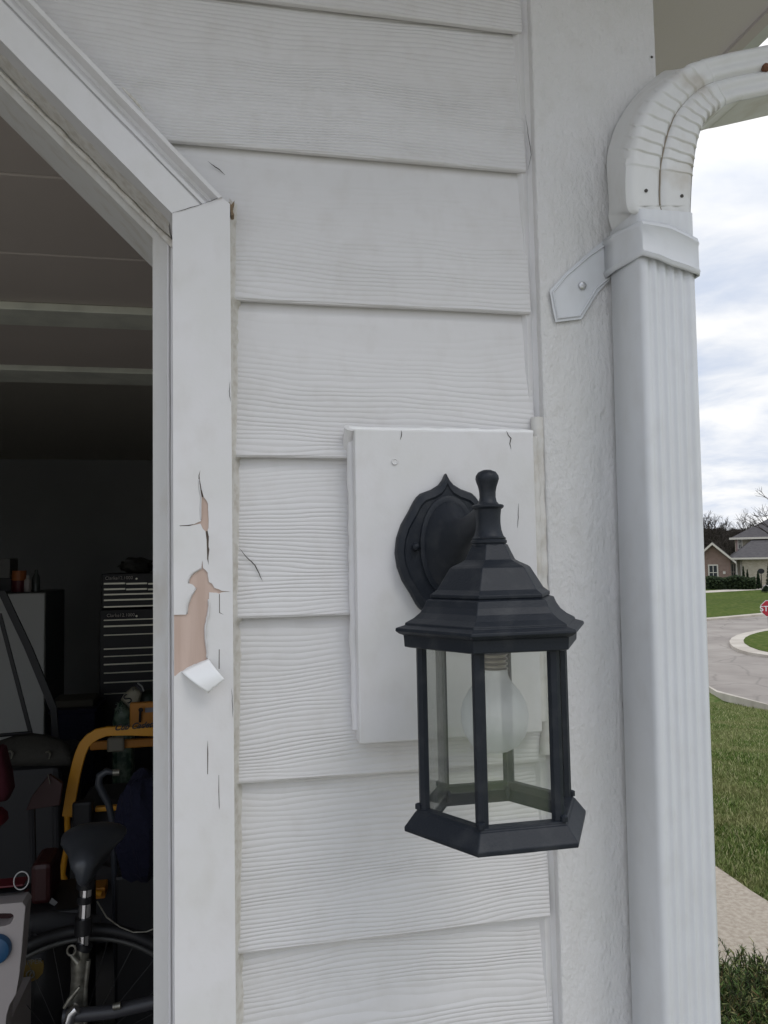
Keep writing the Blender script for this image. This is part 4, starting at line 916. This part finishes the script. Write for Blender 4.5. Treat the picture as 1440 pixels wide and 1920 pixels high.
p = W(240, 1321, bgY-.045); text_mb('S', .075, p, (.78, 0, .62), (-.62, 0, .78), depth=.0).build('lettering', m_blk, sg)
p = W(250, 1296, bgY-.045); text_mb('R', .022, p, (.78, 0, .62), (-.62, 0, .78), depth=.0).build('lettering', m_blk, sg)
b = MB()
for i in range(14):
    p = W(226+random.uniform(-6, 8), 1330+random.uniform(-7, 9), bgY-.062); a = random.uniform(0, 6); b.tube([p, p+Vector((math.cos(a)*.012, 0, math.sin(a)*.012)), p+Vector((math.cos(a+.6)*.02, 0, math.sin(a+.6)*.02))], .0014, 5)
b.build('leaf_print', cm('pale_green_ink', (.22, .28, .22), .6), sg)
o = pill([(262, 1302), (270, 1294), (282, 1293), (290, 1300), (300, 1366), (258, 1366)], bgY+.12, .05, cm('dark_green_bag', (.03, .045, .03), .5), 'garden_sack', None); tag(o, 'dark green sack right of the cream seed bag', 'bag')
# navy duffel
o = MB().blob((W(262, 1575, 1.75).x, 1.85, W(262, 1575, 1.75).z), (.085, .10, .19), 20, 14, .25, 2.0).build('base', m_blue)
dz = o; o.name = 'duffel_bag'; tag(o, 'navy blue bag standing behind the bicycle saddle', 'bag')
bx_ = MB().box(W(215, 1660, 1.8).x, W(310, 1660, 1.8).x, 1.8, 2.1, .017, W(262, 1640, 1.8).z).build('storage_box', m_blk, bevel=.01); tag(bx_, 'black storage box under the navy bag', 'box')
q = W(256, 1625, 1.795); b = wbox(257, 1618, 280, 1627, 1.795, .003); o = b.build('red_label', m_red, bx_)
# grey covered mower with two clips, red parts
cv = thing('covered_machine', 'low machine under a grey fabric cover with two bright clips', 'machine', (-.75, 2.9, 0))
b = MB(); cY = 2.9; vs = []
cols = [(-40, 1400), (0, 1388), (30, 1378), (60, 1374), (90, 1378), (115, 1386), (132, 1398)]
for x, y in cols:
    for k_ in range(7):
        a = k_/6; vs.append(W(x, y+(1432-y)*a - 5*math.sin(a*math.pi), cY-.10*math.sin(a*math.pi/2)) if k_ < 6 else W(x, 1436, cY-.09))
b.add(vs, [(i*7+j, (i+1)*7+j, (i+1)*7+j+1, i*7+j+1) for i in range(len(cols)-1) for j in range(6)]); o = b.build('cover', m_tarp, cv, smooth=60); md = o.modifiers.new('t', 'SOLIDIFY'); md.thickness = .01
for x, y in ((19, 1413), (90, 1414)):
    b = MB(); p = W(x, y, cY-.11); b.tube([p+Vector((-.010, 0, .008)), p+Vector((.004, -.004, .012)), p+Vector((.010, 0, 0)), p+Vector((.004, 0, -.022))], [.003, .005, .006, .002], 8); b.build('clip', m_silver, cv, smooth=50)
b = MB(); a, c = W(-40, 1600, cY), W(118, 1430, cY); b.box(a.x, c.x, cY-.06, cY+.5, .15, c.z); b.build('body', m_dark, cv, bevel=.03)
for x in (a.x+.08, c.x-.08):
    b = MB(); b.lathe([(.07, cY-.09), (.075, cY-.085), (.075, cY-.035), (.07, cY-.03)], (x, 0, .092), 24, axis='Y'); b.build('wheel', m_blk, cv, smooth=40)
rt = thing('red_tray', 'dark red metal tray leaning behind the white toy shell', 'tray', (-.62, 2.2, 0))
b = MB(); q = [W(*p, 2.2) for p in ((92, 1452), (118, 1470), (112, 1510), (48, 1520), (60, 1492))]; b.plate(q, (0, .02, 0)); b.build('panel', m_dred, rt, bevel=.003)
b = MB(); b.tube([W(90, 1452, 2.19), W(94, 1470, 2.19)], .002, 6); b.build('wire', m_silver, rt)
b = MB(); b.tube([W(60, 1515, 2.22), Vector((W(60, 1515, 2.22).x, 2.3, .02))], .012, 8); b.tube([W(105, 1510, 2.22), Vector((W(105, 1510, 2.22).x, 2.3, .02))], .012, 8); b.build('stand', m_dark, rt)
# red fabric chair back and others at the far left
rc = thing('red_bag', 'crimson fabric bag at the lower left above the white toy', 'bag', (-.65, 1.9, .9))
pill([(-30, 1420), (0, 1398), (8, 1402), (20, 1450), (24, 1480), (14, 1500), (-30, 1510)], 2.0, .05, cm('crimson_fabric', (.07, .008, .016), .9, bump=(30, .6, .01)), 'body', rc)
pill([(-30, 1515), (0, 1518), (10, 1527), (12, 1540), (0, 1550), (-30, 1550)], 2.0, .05, cm('crimson_piping', (.13, .012, .02), .8), 'pocket', rc)
# toy shell
toy = thing('toy_playset', 'off-white plastic toy with blue knob and red bar at lower left', 'toy', (-.45, 1.1, .4))
tY_ = 1.1
sh = [(-60, 1696), (-20, 1697), (20, 1694), (42, 1692), (48, 1700), (45, 1730), (40, 1790), (36, 1830), (30, 1865), (18, 1885), (12, 1905), (8, 1960), (2, 2080), (-60, 2080)]
hole = [(-58, 1713), (20, 1713), (25, 1716), (25, 1722), (20, 1732), (10, 1736), (0, 1737), (-58, 1737)]
b = MB(); XZ = lambda L_: [(W(*p, tY_).x, W(*p, tY_).z) for p in L_]; b.prism(XZ(sh), tY_, tY_+.06, [XZ(hole)]); b.build('shell', m_shell, toy, bevel=.003)
b = wbox(-56, 1712, 26, 1738, tY_+.04, .03); b.build('recess', m_dred, toy)
q = W(-6, 1778, tY_); b = MB(); rr = 24*(tY_-CAM.y)/F; b.lathe([(rr, tY_+.001), (rr, tY_-.008), (rr*.9, tY_-.016), (rr*.5, tY_-.022), (.001, tY_-.023)], (q.x, 0, q.z), 28, axis='Y'); b.build('knob', m_knob, toy, smooth=40)
b = wbox(-60, 1658, 44, 1672, tY_+.03, .05); b.build('red_bar', m_red, toy, bevel=.006)
b = wbox(-60, 1682, 46, 1694, tY_+.03, .05); b.build('red_bar', m_red, toy, bevel=.004)
b = wbox(-60, 1672, 46, 1681.5, tY_+.035, .04); b.build('black_bar', m_blk, toy, bevel=.003)
b = MB(); q = W(40, 1651, tY_+.02); rr = 12.5*(tY_+.02-CAM.y)/F
b.tube([q+Vector((rr*.95*math.cos(a*math.pi/14), .004*math.sin(a*math.pi/14), rr*1.1*math.sin(a*math.pi/14))) for a in range(28)], .0017, 8, closed=True); b.build('ring', cm('grey_ring', (.4, .4, .4), .4, .5), toy, smooth=60)
b = MB(); b.box(W(-55, 1800, tY_).x, W(0, 1800, tY_).x, tY_+.001, tY_+.3, .016, W(0, 1960, tY_).z); b.build('stand', m_shell, toy)
rb = thing('fuel_can', 'dark red can standing behind the black handlebar grip', 'can', (-.5, 1.7, .3))
a, c = W(56, 1700, 1.7), W(96, 1618, 1.7); b = MB(); b.box(a.x, c.x, 1.7, 1.85, a.z, c.z); b.build('body', m_dred, rb, bevel=.015)
b = MB(); b.plate([W(*p, 1.69) for p in ((97, 1683), (108, 1692), (102, 1699), (92, 1693))], (0, .002, 0)); b.build('tag', cm('grey_tag', (.16, .16, .16), .6), rb)
b = MB(); b.box(a.x-.05, c.x+.1, 1.65, 1.9, .017, a.z-.001); o = b.build('crate', m_blk, bevel=.01); tag(o, 'black crate under the dark red can', 'crate')
# black bag with shield badge
bb = thing('black_bag', 'black bag bearing a small yellow shield badge', 'bag', (-.5, 1.5, .2))
a, c = W(25, 1960, 1.5), W(110, 1785, 1.5); b = MB(); b.blob(((a.x+c.x)/2, 1.58, (a.z+c.z)/2), ((c.x-a.x)*.7, .1, (c.z-a.z)*.62), 20, 12, .15); b.build('body', m_blk, bb, smooth=50)
shd = [(36, 1803), (60, 1800), (81, 1802), (82, 1812), (80, 1825), (70, 1836), (58, 1841), (45, 1833), (37, 1822)]
b = MB(); b.plate([W(*p, 1.47) for p in shd], (0, .004, 0)); b.build('badge', cm('badge_yellow', (.20, .13, .02), .6), bb)
q = W(38, 1811, 1.469); text_mb('RIPPER', .019, q, (1, 0, .03), (0, 0, 1), depth=.001).build('lettering', cm('badge_grey', (.2, .2, .18), .6), bb)
q = W(57, 1827, 1.468); b = MB(); b.tube([q+Vector((.010*math.cos(a*math.pi/8), 0, .010*math.sin(a*math.pi/8))) for a in range(16)], .0018, 6, closed=True); b.tube([q+Vector((-.003, 0, -.005)), q+Vector((.003, 0, .006))], .002, 6); b.build('emblem', cm('badge_silver', (.25, .25, .22), .5), bb)
# bicycle with chrome seat post, seen end-on
bkY = 1.25
bk = thing('bicycle', 'bicycle with black saddle on a chrome seat post', 'bicycle', (-.4, bkY, 0))
b = MB(); vs = []
# saddle: sections from rear (top in photo) to nose
ctr = W(167, 1600, bkY); D = (bkY-CAM.y)/F
secs = [(-.03, .045, .010, .006), (-.018, .068, .024, .006), (.0, .080, .036, .006), (.03, .084, .046, .006), (.07, .078, .050, .004), (.105, .062, .050, .002), (.14, .046, .048, .0), (.175, .036, .044, -.002), (.20, .029, .036, -.004), (.213, .014, .018, -.006)]
seg = 18
sw = 55*D/.082
for dy, wd_, th_, dz_ in secs:
    for k_ in range(seg):
        a = 2*math.pi*k_/seg; zz = math.sin(a); x = math.cos(a)*wd_*sw
        vs.append((ctr.x+x*(1 if zz > -.2 else .72), bkY+.11-dy, ctr.z+.008+dz_*1.5+(zz*th_*.7 if zz > 0 else zz*th_*1.35)))
b.add(vs, [(i*seg+k_, i*seg+(k_+1) % seg, (i+1)*seg+(k_+1) % seg, (i+1)*seg+k_) for i in range(len(secs)-1) for k_ in range(seg)]+[tuple(range(seg)), tuple((len(secs)-1)*seg+k_ for k_ in range(seg))])
b.build('saddle', cm('saddle_black', (.06, .065, .075), .33), bk, smooth=60)
def tb(name, pts, r_, m, Y=bkY, seg=14): b = MB(); b.tube([W(x, y, Y) for x, y in pts], r_, seg); return b.build(name, m, bk, smooth=50)
tb('saddle_clamp', [(162, 1640), (160, 1664)], .022, m_blk)
tb('seat_post', [(161, 1660), (154, 1800)], .0150, m_chrome)
tb('reflector_band', [(159, 1680), (158, 1692)], .0185, m_blk)
tb('reflector_clamp', [(157, 1720), (156, 1750)], .0215, m_blk)
tb('seat_clamp', [(160, 1768), (155, 1778)], .021, m_blk)
tb('seat_tube', [(153, 1778), (150, 1800), (149, 1830), (146, 1900), (142, 2000)], [.018, .022, .020, .0235, .026], m_silver)
b = MB(); q = W(134, 1782, bkY-.03); b.tube([q+Vector((.010*math.cos(a*math.pi/7), 0, .012*math.sin(a*math.pi/7))) for a in range(14)], .003, 8, closed=True); b.tube([q+Vector((0, 0, -.012)), W(146, 1805, bkY-.03)], [.005, .009], 8); b.build('quick_release', m_silver, bk, smooth=50)
tb('seat_stay', [(166, 1800), (160, 1850), (159, 1900), (160, 1960)], .006, m_silver, bkY-.02)
tb('cable', [(182, 1690), (200, 1720), (225, 1738), (250, 1748), (275, 1747), (292, 1740)], .0018, m_silver, bkY+.05)
tb('brake_lever', [(120, 1890), (130, 1875), (150, 1850)], [.004, .006, .004], m_silver, bkY-.08)
tb('top_tube', [(118, 1905), (150, 1903), (210, 1897), (330, 1870)], .016, cm('frame_grey', (.05, .05, .056), .4), bkY-.05)
tb('chrome_tip', [(125, 1930), (134, 1900), (145, 1890)], .014, m_chrome, bkY-.06)
tb('bolt', [(212, 1888), (226, 1885)], .008, m_silver, bkY-.07)
# wheel behind the saddle belongs to the same bicycle
wc = W(150, 1990, bkY+.1); wr = 225*(bkY+.1-CAM.y)/F
def circ(c, r_, n=72): return [c+Vector((r_*math.cos(2*math.pi*a/n), 0, r_*math.sin(2*math.pi*a/n))) for a in range(n)]
b = MB(); b.tube(circ(wc, wr*.965), .016, 10, closed=True); wh = b.build('tyre', m_blk, bk, smooth=60)
b = MB(); b.tube(circ(wc, wr*.90), .0075, 8, closed=True); b.build('rim', cm('dull_rim', (.10, .10, .095), .5, .6), wh, smooth=60)
b = MB()
for i in range(28):
    a = 2*math.pi*i/28; b.tube([wc+Vector((.02*math.cos(a+.8), .01*(-1)**i, .02*math.sin(a+.8))), wc+Vector((wr*.89*math.cos(a), 0, wr*.89*math.sin(a)))], .0009, 4)
b.build('spokes', cm('dull_spoke', (.08, .08, .08), .5, .6), wh)
# dark handlebar grip lying across
hbz = thing('handlebar_grip', 'dark grey handlebar grip lying level behind the chrome seat post', 'grip', (-.45, 1.45, .5))
b = MB(); b.tube([W(48, 1732, 1.45), W(90, 1728, 1.45), W(186, 1736, 1.45)], .026, 14); b.build('grip_tube', cm('grip_grey', (.035, .035, .038), .8), hbz, smooth=50)
b = MB(); b.tube([W(60, 1731, 1.45), W(64, 1731, 1.45)], .0275, 14); b.build('strap', m_dark, hbz, smooth=50)

# ------------------------------------------------------------------ the street corner: stop sign
sS = 33.0
tS, zS = H(1443, 1141, sS)
r_s = 14.3*sS*.915/F*1.04
sgn = thing('stop_sign', 'red octagonal stop sign on a dark post at the grassy corner', 'sign', L(sS, tS))
def octa(r_, s_): return [L(s_, tS+r_*math.cos(math.pi/8+k_*math.pi/4)/math.cos(math.pi/8), zS+r_*math.sin(math.pi/8+k_*math.pi/4)/math.cos(math.pi/8)) for k_ in range(8)]
fc = MB(); fc.plate(octa(r_s, sS-.03), U*.012); fc.build('sign_rim', cm('sign_white', (.75, .75, .75), .5), sgn)
fc = MB(); fc.plate(octa(r_s*.93, sS-.036), U*.005); fc.build('sign_face', cm('sign_red', (.42, .02, .035), .5), sgn)
text_mb('STOP', r_s*.92, L(sS-.04, tS, zS-r_s*.32), V, (0, 0, 1), align='CENTER', depth=.002, bold=.003).build('lettering', cm('sign_letter', (.8, .8, .8), .5), sgn)
b = MB(); b.lbox(tS-.055-.02, tS+.03-.02, sS, sS+.06, terr(sS)+.0, zS+r_s*.8); b.build('post', cm('post_dark', (.03, .025, .022), .7), sgn)

# ------------------------------------------------------------------ houses across the street
def brickmat(name, c1, c2, mortar, sc):
    m = mat(name, c1, .9); t = m.node_tree; bsdf = t.nodes['Principled BSDF']; tcn = [q for q in t.nodes if q.type == 'TEX_COORD'][0]
    mp = t.nodes.new('ShaderNodeMapping'); mp.inputs['Rotation'].default_value = (R(90), 0, 0)
    rt_ = t.nodes.new('ShaderNodeMapping'); rt_.inputs['Rotation'].default_value = (0, 0, DIR); t.links.new(tcn.outputs['Object'], rt_.inputs[0]); t.links.new(rt_.outputs[0], mp.inputs[0])
    br = t.nodes.new('ShaderNodeTexBrick'); br.inputs['Scale'].default_value = sc; br.inputs['Color1'].default_value = (*c1, 1); br.inputs['Color2'].default_value = (*c2, 1); br.inputs['Mortar'].default_value = (*mortar, 1)
    br.inputs['Mortar Size'].default_value = .03; t.links.new(mp.outputs[0], br.inputs['Vector']); t.links.new(br.outputs[0], bsdf.inputs['Base Color']); return m
m_brick = brickmat('brown_brick', (.19, .105, .078), (.27, .165, .125), (.30, .26, .22), 2.4)
m_cbrick = brickmat('cream_brick', (.47, .42, .31), (.36, .31, .22), (.5, .46, .38), 2.4)
m_shing = mat('grey_shingles', (.085, .078, .078), .95, var=(3, .3, .7), col2=(.055, .05, .052), bump=(8, .6, .05))
m_wtrim = cm('house_trim', (.62, .58, .50), .7); m_glass = cm('window_glass', (.03, .035, .04), .15); m_pink = cm('shutter', (.40, .28, .25), .7)
HS = 82.0
def T(px, s=HS): return H(px, 1040, s)[0]
def ZZ(py, px=1390, s=HS): return H(px, py, s)[1]
base = terr(HS)
hA = thing('brick_house', 'house with brown brick gable, cream garage wing and grey hipped roofs', 'house', L(HS, T(1385)))
e0, e1 = T(1304), T(1369); rz, ez = ZZ(1018), ZZ(1046)
b = MB(); gp = [L(HS, e0, base-.3), L(HS, e1, base-.3), L(HS, e1, ez), L(HS, (e0+e1)/2, rz-.15), L(HS, e0, ez)]; b.plate(gp, U*8); b.build('gable_wall', m_brick, hA)
b = MB(); mid = (e0+e1)/2
for sd_ in (-1, 1):
    eo = mid+sd_*((e1-e0)/2+.5); zo = ez-.5*(rz-ez)/((e1-e0)/2)
    b.plate([L(HS-.45, mid, rz+.02), L(HS-.45, eo, zo+.02), L(HS+9, eo, zo+.02), L(HS+9, mid, rz+.02)], (0, 0, .14))
b.build('gable_roof', m_shing, hA)
b = MB()
for sd_ in (-1, 1):
    eo = mid+sd_*((e1-e0)/2+.5); zo = ez-.5*(rz-ez)/((e1-e0)/2)
    b.plate([L(HS-.5, mid, rz-.12), L(HS-.5, eo, zo-.12), L(HS-.5, eo, zo+.12), L(HS-.5, mid, rz+.12)], U*.04)
b.build('rake_board', m_wtrim, hA)
def window(t0, t1, z0, z1, s, par, nm='window'):
    b = MB(); b.lbox(t0-.12, t1+.12, s-.06, s-.001, z0-.12, z1+.12); f_ = b.build(nm, m_wtrim, par)
    b = MB(); b.lbox(t0, t1, s-.075, s-.062, z0, z1); b.build('pane', m_glass, f_)
    b = MB(); b.lbox((t0+t1)/2-.03, (t0+t1)/2+.03, s-.085, s-.077, z0, z1); b.lbox(t0, t1, s-.095, s-.087, (z0+z1)/2-.03, (z0+z1)/2+.03); b.build('mullion', m_wtrim, f_)
    return f_
window(T(1329), T(1343), ZZ(1086), ZZ(1060), HS, hA)
b = MB(); b.lbox(T(1354), T(1359), HS-.06, HS-.001, ZZ(1076), ZZ(1071)); b.build('plaque', m_wtrim, hA)
# entry recess and garage wing
b = MB(); b.lbox(e1, T(1392), HS+1.2, HS+1.4, base-.3, ez); b.build('entry_wall', m_wtrim, hA)
window(T(1371, HS+1.2), T(1377, HS+1.2), ZZ(1087, 1375, HS+1.2), ZZ(1058, 1375, HS+1.2), HS+1.2, hA)
b = MB(); b.lbox(T(1379), T(1381.2), HS+.2, HS+.5, base-.3, ez); b.lbox(T(1387.5), T(1389.5), HS+.2, HS+.5, base-.3, ez); b.build('porch_column', m_wtrim, hA)
b = MB(); b.lbox(T(1391), T(1470), HS, HS+.3, base-.3, ez); b.build('garage_wall', m_cbrick, hA)
b = MB(); eL, eR = T(1369.5), T(1480); ezz = ZZ(1047); tz = ZZ(1003); 
b.add([L(HS-.5, eL, ezz), L(HS-.5, eR, ezz), L(HS+7, eR, tz), L(HS+7, T(1420, HS+7), tz), L(HS+9, eL, ezz+.3)], [(0, 1, 2, 3), (0, 3, 4)])
o = b.build('lower_roof', m_shing, hA); md = o.modifiers.new('t', 'SOLIDIFY'); md.thickness = .12
b = MB(); b.lbox(eL, eR, HS-.56, HS-.5, ezz-.1, ezz+.07); b.build('eave_gutter', m_wtrim, hA)
s2 = HS+6; z9 = ZZ(1009.5, 1400, s2)
b = MB(); b.lbox(T(1380, s2), T(1480, s2), s2, s2+7, base, z9); b.build('upper_wall', m_cbrick, hA)
b = MB(); b.lbox(T(1380, s2)-.01, T(1385, s2), s2-.05, s2-.001, base, z9); b.build('corner_panel', m_pink, hA)
window(T(1386, s2), T(1391, s2), ZZ(1028, 1388, s2), ZZ(1012, 1388, s2), s2, hA)
b = MB(); q0, q1 = T(1368.5, s2), T(1490, s2); zt_ = ZZ(971, 1440, s2+4)
b.add([L(s2-.6, q0, z9), L(s2-.6, q1, z9), L(s2+4, q1, zt_), L(s2+4, T(1447, s2+4), zt_), L(s2+9, q0, z9), L(s2+9, q1, z9)], [(0, 1, 2, 3), (0, 3, 4), (3, 2, 5, 4), (0, 4, 5, 1)]); b.build('upper_roof', m_shing, hA)
b = MB(); b.lbox(q0, q1, s2-.68, s2-.6, z9-.1, z9+.1); b.build('upper_gutter', m_wtrim, hA)
# second house to the left, hidden behind the downspout from here
# ------------------------------------------------------------------ foliage
def leafmat(name, cs): return blade_mat(name, cs)
m_yew = leafmat('dark_yew', [(.012, .022, .010), (.02, .034, .013), (.032, .05, .018), (.05, .07, .025)])
m_arb = leafmat('arborvitae_green', [(.010, .022, .010), (.018, .035, .013), (.03, .05, .018)])
def leaves(b, n, pick, size, rnd):
    for _ in range(n):
        c = pick(); a = Vector((rnd.gauss(0, 1), rnd.gauss(0, 1), rnd.gauss(0, 1))).normalized(); d = a.orthogonal().normalized()*size*rnd.uniform(.5, 1.2); a *= size*rnd.uniform(.7, 1.6)
        b.add([c-d*.5, c+a*.5, c+d*.5, c-a*.5], [(0, 1, 2, 3)])
rnd = random.Random(11)
hd = thing('hedge', 'dark clipped hedge under the brick gable', 'hedge', L(HS-3, T(1375, HS-3)))
t0, t1 = T(1322, HS-3), T(1414, HS-3); b = MB()
def pk():
    t = rnd.uniform(t0, t1); z = rnd.uniform(0, 1); top = 1.15+.22*noise.noise(Vector((t*.9, 0, 0))) ; s = HS-3+rnd.uniform(-.9, .9)*(1-.3*z**3)
    return L(s, t, terr(HS-3)+z*top)
leaves(b, 9000, pk, .17, rnd); b.build('foliage', m_yew, hd, fixn=False)
b = MB()
for i in range(12): q = L(HS-3, t0+(t1-t0)*(i+.5)/12); b.tube([q, q+Vector((.05, 0, .9))], [.05, .03], 6)
b.build('stems', mat('bark', (.07, .055, .045), .9), hd)
def arb(px, pt, pb, wpx, s, lab):
    t, z1 = H(px, pt, s); g0 = terr(s); hh = z1-g0; rr = wpx/2*.0468*s/HS
    a = thing('arborvitae', lab, 'shrub', L(s, t), 'cone shaped evergreens by the cream wall'); b = MB()
    def pk():
        z = rnd.random()**1.3; r_ = rr*(1-z)**.75*math.sqrt(rnd.random())*(1+.15*rnd.random()); an = rnd.uniform(0, 6.3); return L(s, t, g0+.1+z*(hh-.1))+Vector((r_*math.cos(an), r_*math.sin(an), 0))
    leaves(b, 1500, pk, .10, rnd); b.build('foliage', m_arb, a, fixn=False)
    b = MB(); b.tube([L(s, t), L(s, t)+Vector((0, 0, hh*.7))], [.05, .02], 6); b.build('trunk', mat('bark2', (.06, .05, .04), .9), a)
arb(1393.5, 1062, 1089, 8, HS-1.6, 'cone evergreen beside the porch column, leftmost of its row')
arb(1401, 1068, 1090, 8, HS-1.6, 'second cone evergreen from the porch against the cream wall')
arb(1421, 1071, 1095, 11, HS-3, 'cone evergreen just left of the round dish')
arb(1441, 1054, 1095, 14, HS-3, 'dark cone evergreen at the right edge by the dish')
arb(1436, 1098, 1107, 18, HS-8, 'low dark evergreen mound beside the house path')
dish = thing('satellite_dish', 'dark round satellite dish on a pole before the cream wall', 'dish', L(HS-2.5, T(1427, HS-2.5)))
t, z = H(1427, 1071, HS-2.5); b = MB(); b.plate([L(HS-2.5, t+.28*math.cos(a*math.pi/10), z+.24*math.sin(a*math.pi/10)) for a in range(20)], U*.06); b.build('reflector', m_blk, dish)
b = MB(); b.tube([L(HS-2.4, t), L(HS-2.4, t, z)], .035, 8); b.build('pole', m_blk, dish)
for i, (px, py, lab) in enumerate(((1432, 1088, 'pale boulder left of two by the dish'), (1437, 1090, 'pale boulder right of two by the dish'))):
    q = L(*[HS-3.2, T(px, HS-3.2)]); o = MB().blob((q.x, q.y, q.z+.12), (.26, .22, .26), 10, 8, .4).build('boulder', cm('boulder%d' % i, (.34, .32, .3), .9), smooth=50); tag(o, lab, 'boulder', 'boulders by the dish')
# bare trees
m_bark = mat('winter_bark', (.05, .042, .036), .95, spec=.1)
def tree(px, py_top, s, label, spread=.5, seed=0, group='bare trees behind the houses', lean=0, depth=6, k0=None):
    rd = random.Random(seed); t, zt_ = H(px, py_top, s); g0 = terr(s); hh = zt_-g0
    root = thing('bare_tree', label, 'tree', L(s, t), group); tr = MB(); cw = MB()
    def grow(p, d, ln, r_, lv):
        pts = [p]; q = p.copy(); dd = d.copy()
        for i in range(3): dd = (dd+Vector((rd.gauss(0, .12), rd.gauss(0, .12), rd.gauss(0, .05)+.04))).normalized(); q = q+dd*ln/3; pts.append(q.copy())
        (tr if lv < 2 else cw).tube(pts, [r_, r_*.85, r_*.72, r_*.6], 5 if lv < 3 else 3, caps=False)
        if lv >= depth: return
        n = rd.choice((2, 3, 3)) if lv > 0 else 4
        for i in range(n):
            a = rd.uniform(0, 6.28); sp = spread*rd.uniform(.6, 1.3); o_ = dd.orthogonal().normalized(); o2 = dd.cross(o_)
            nd = (dd + (o_*math.cos(a)+o2*math.sin(a))*sp).normalized(); grow(pts[rd.choice((2, 3, 3))], nd, ln*rd.uniform(.62, .85), r_*.63, lv+1)
    grow(L(s, t), Vector((lean, 0, 1)).normalized(), hh*.27, hh*.026, 0)
    zmax = max(p.z for p in cw.v) ; k_ = hh/(zmax-g0)
    for m_b in (tr, cw): m_b.v = [Vector((L(s, t).x+(p.x-L(s, t).x)*k_, L(s, t).y+(p.y-L(s, t).y)*k_, g0+(p.z-g0)*k_)) for p in m_b.v]
    tr.build('trunk', m_bark, root, fixn=False); cw.build('crown', m_bark, root, fixn=False); return root
tree(1398, 952, 112, 'rounded bare tree rising behind the upper roof', .42, 3, depth=7)
tree(1338, 962, 118, 'bare tree on the left, half behind the downspout', .42, 5, depth=7)
tree(1372, 985, 122, 'low bare tree between the two taller ones', .5, 8)
tree(1350, 982, 108, 'dense bare tree right of the downspout above the gable', .5, 21, depth=7)
tree(1420, 978, 120, 'small bare tree behind the upper roof slope', .5, 9)
tree(1310, 955, 115, 'bare tree hidden behind the downspout', .5, 15)
tree(1486, 885, 62, 'nearer bare tree with fine pale branches at the right edge', .55, 31, depth=7)
tree(1480, 960, 116, 'bare tree beyond the right end of the roof', .5, 41)
# dense far wood
rnd = random.Random(5); b = MB()
for i in range(1500):
    px = rnd.uniform(1200, 1600); s = rnd.uniform(125, 150); tt, _ = H(px, 1000, s); top = H(px, 994+10*noise.noise(Vector((px*.05, 0, 0)))-4*rnd.random()+ (12 if 1362 < px < 1376 else 0), s)[1]; q = L(s, tt); hgt = top-q.z
    b.tube([q, q+Vector((rnd.gauss(0, .5), 0, hgt))], [.14, .04], 3, caps=False)
    for j in range(12):
        k_ = rnd.uniform(.25, .95); p = q+Vector((0, 0, hgt*k_)); b.tube([p, p+Vector((rnd.gauss(0, 1.3), rnd.gauss(0, 1), rnd.uniform(.3, 1.8)*(1.05-k_)*1.6))], [.06, .02], 3, caps=False)
o = b.build('far_wood', m_bark, fixn=False); tag(o, 'grey brown mass of leafless trunks beyond the houses', 'woods', kind='stuff')
# near yew at the bottom right
m_near = leafmat('yew_needles', [(.02, .04, .012), (.035, .065, .016), (.055, .10, .024), (.09, .15, .035), (.16, .20, .06), (.26, .26, .11), (.13, .07, .03)])
nb_ = thing('yew_bush', 'low dark evergreen bush with reddish tips beside the downspout', 'bush', L(2.45, .02, 0))
rnd = random.Random(8); lf = MB(); stm = MB()
for i in range(2300):
    s = rnd.uniform(1.95, 2.95); t = rnd.uniform(-.35, .42); 
    if L(s, t).x < .60: continue
    topz_ = .335+.05*noise.noise(Vector((s*4, t*4, 0))) - .25*max(0, s-2.5); q = L(s, t, topz_*rnd.uniform(.55, 1.02)); d = Vector((rnd.gauss(0, .45), rnd.gauss(0, .45), 1)).normalized(); ln = rnd.uniform(.05, .10)
    stm.tube([q-d*ln*2.0, q+d*ln], [.003, .001], 4, caps=False)
    for j in range(30):
        k_ = j/30; p = q-d*ln*.8+d*ln*1.85*k_; o_ = (d.orthogonal().normalized()); o2 = d.cross(o_); a = rnd.uniform(0, 6.28)
        n_ = (o_*math.cos(a)+o2*math.sin(a)+d*.9).normalized(); l2 = .026*rnd.uniform(.6, 1.3)*(1.15-.5*k_); w2 = d.cross(n_).normalized()*.0021
        n0 = len(lf.v); lf.add([p-w2, p+w2, p+n_*l2+w2*.3, p+n_*l2-w2*.3], [(0, 1, 2, 3)])
for i in range(40):
    s = rnd.uniform(2.0, 2.9); t = rnd.uniform(-.2, .35); stm.tube([L(2.45, .05, 0), L(s, t, .26)], [.008, .004], 5, caps=False)
lf.build('foliage', m_near, nb_, fixn=False); stm.build('stems', mat('yew_bark', (.05, .05, .025), .9), nb_, fixn=False)
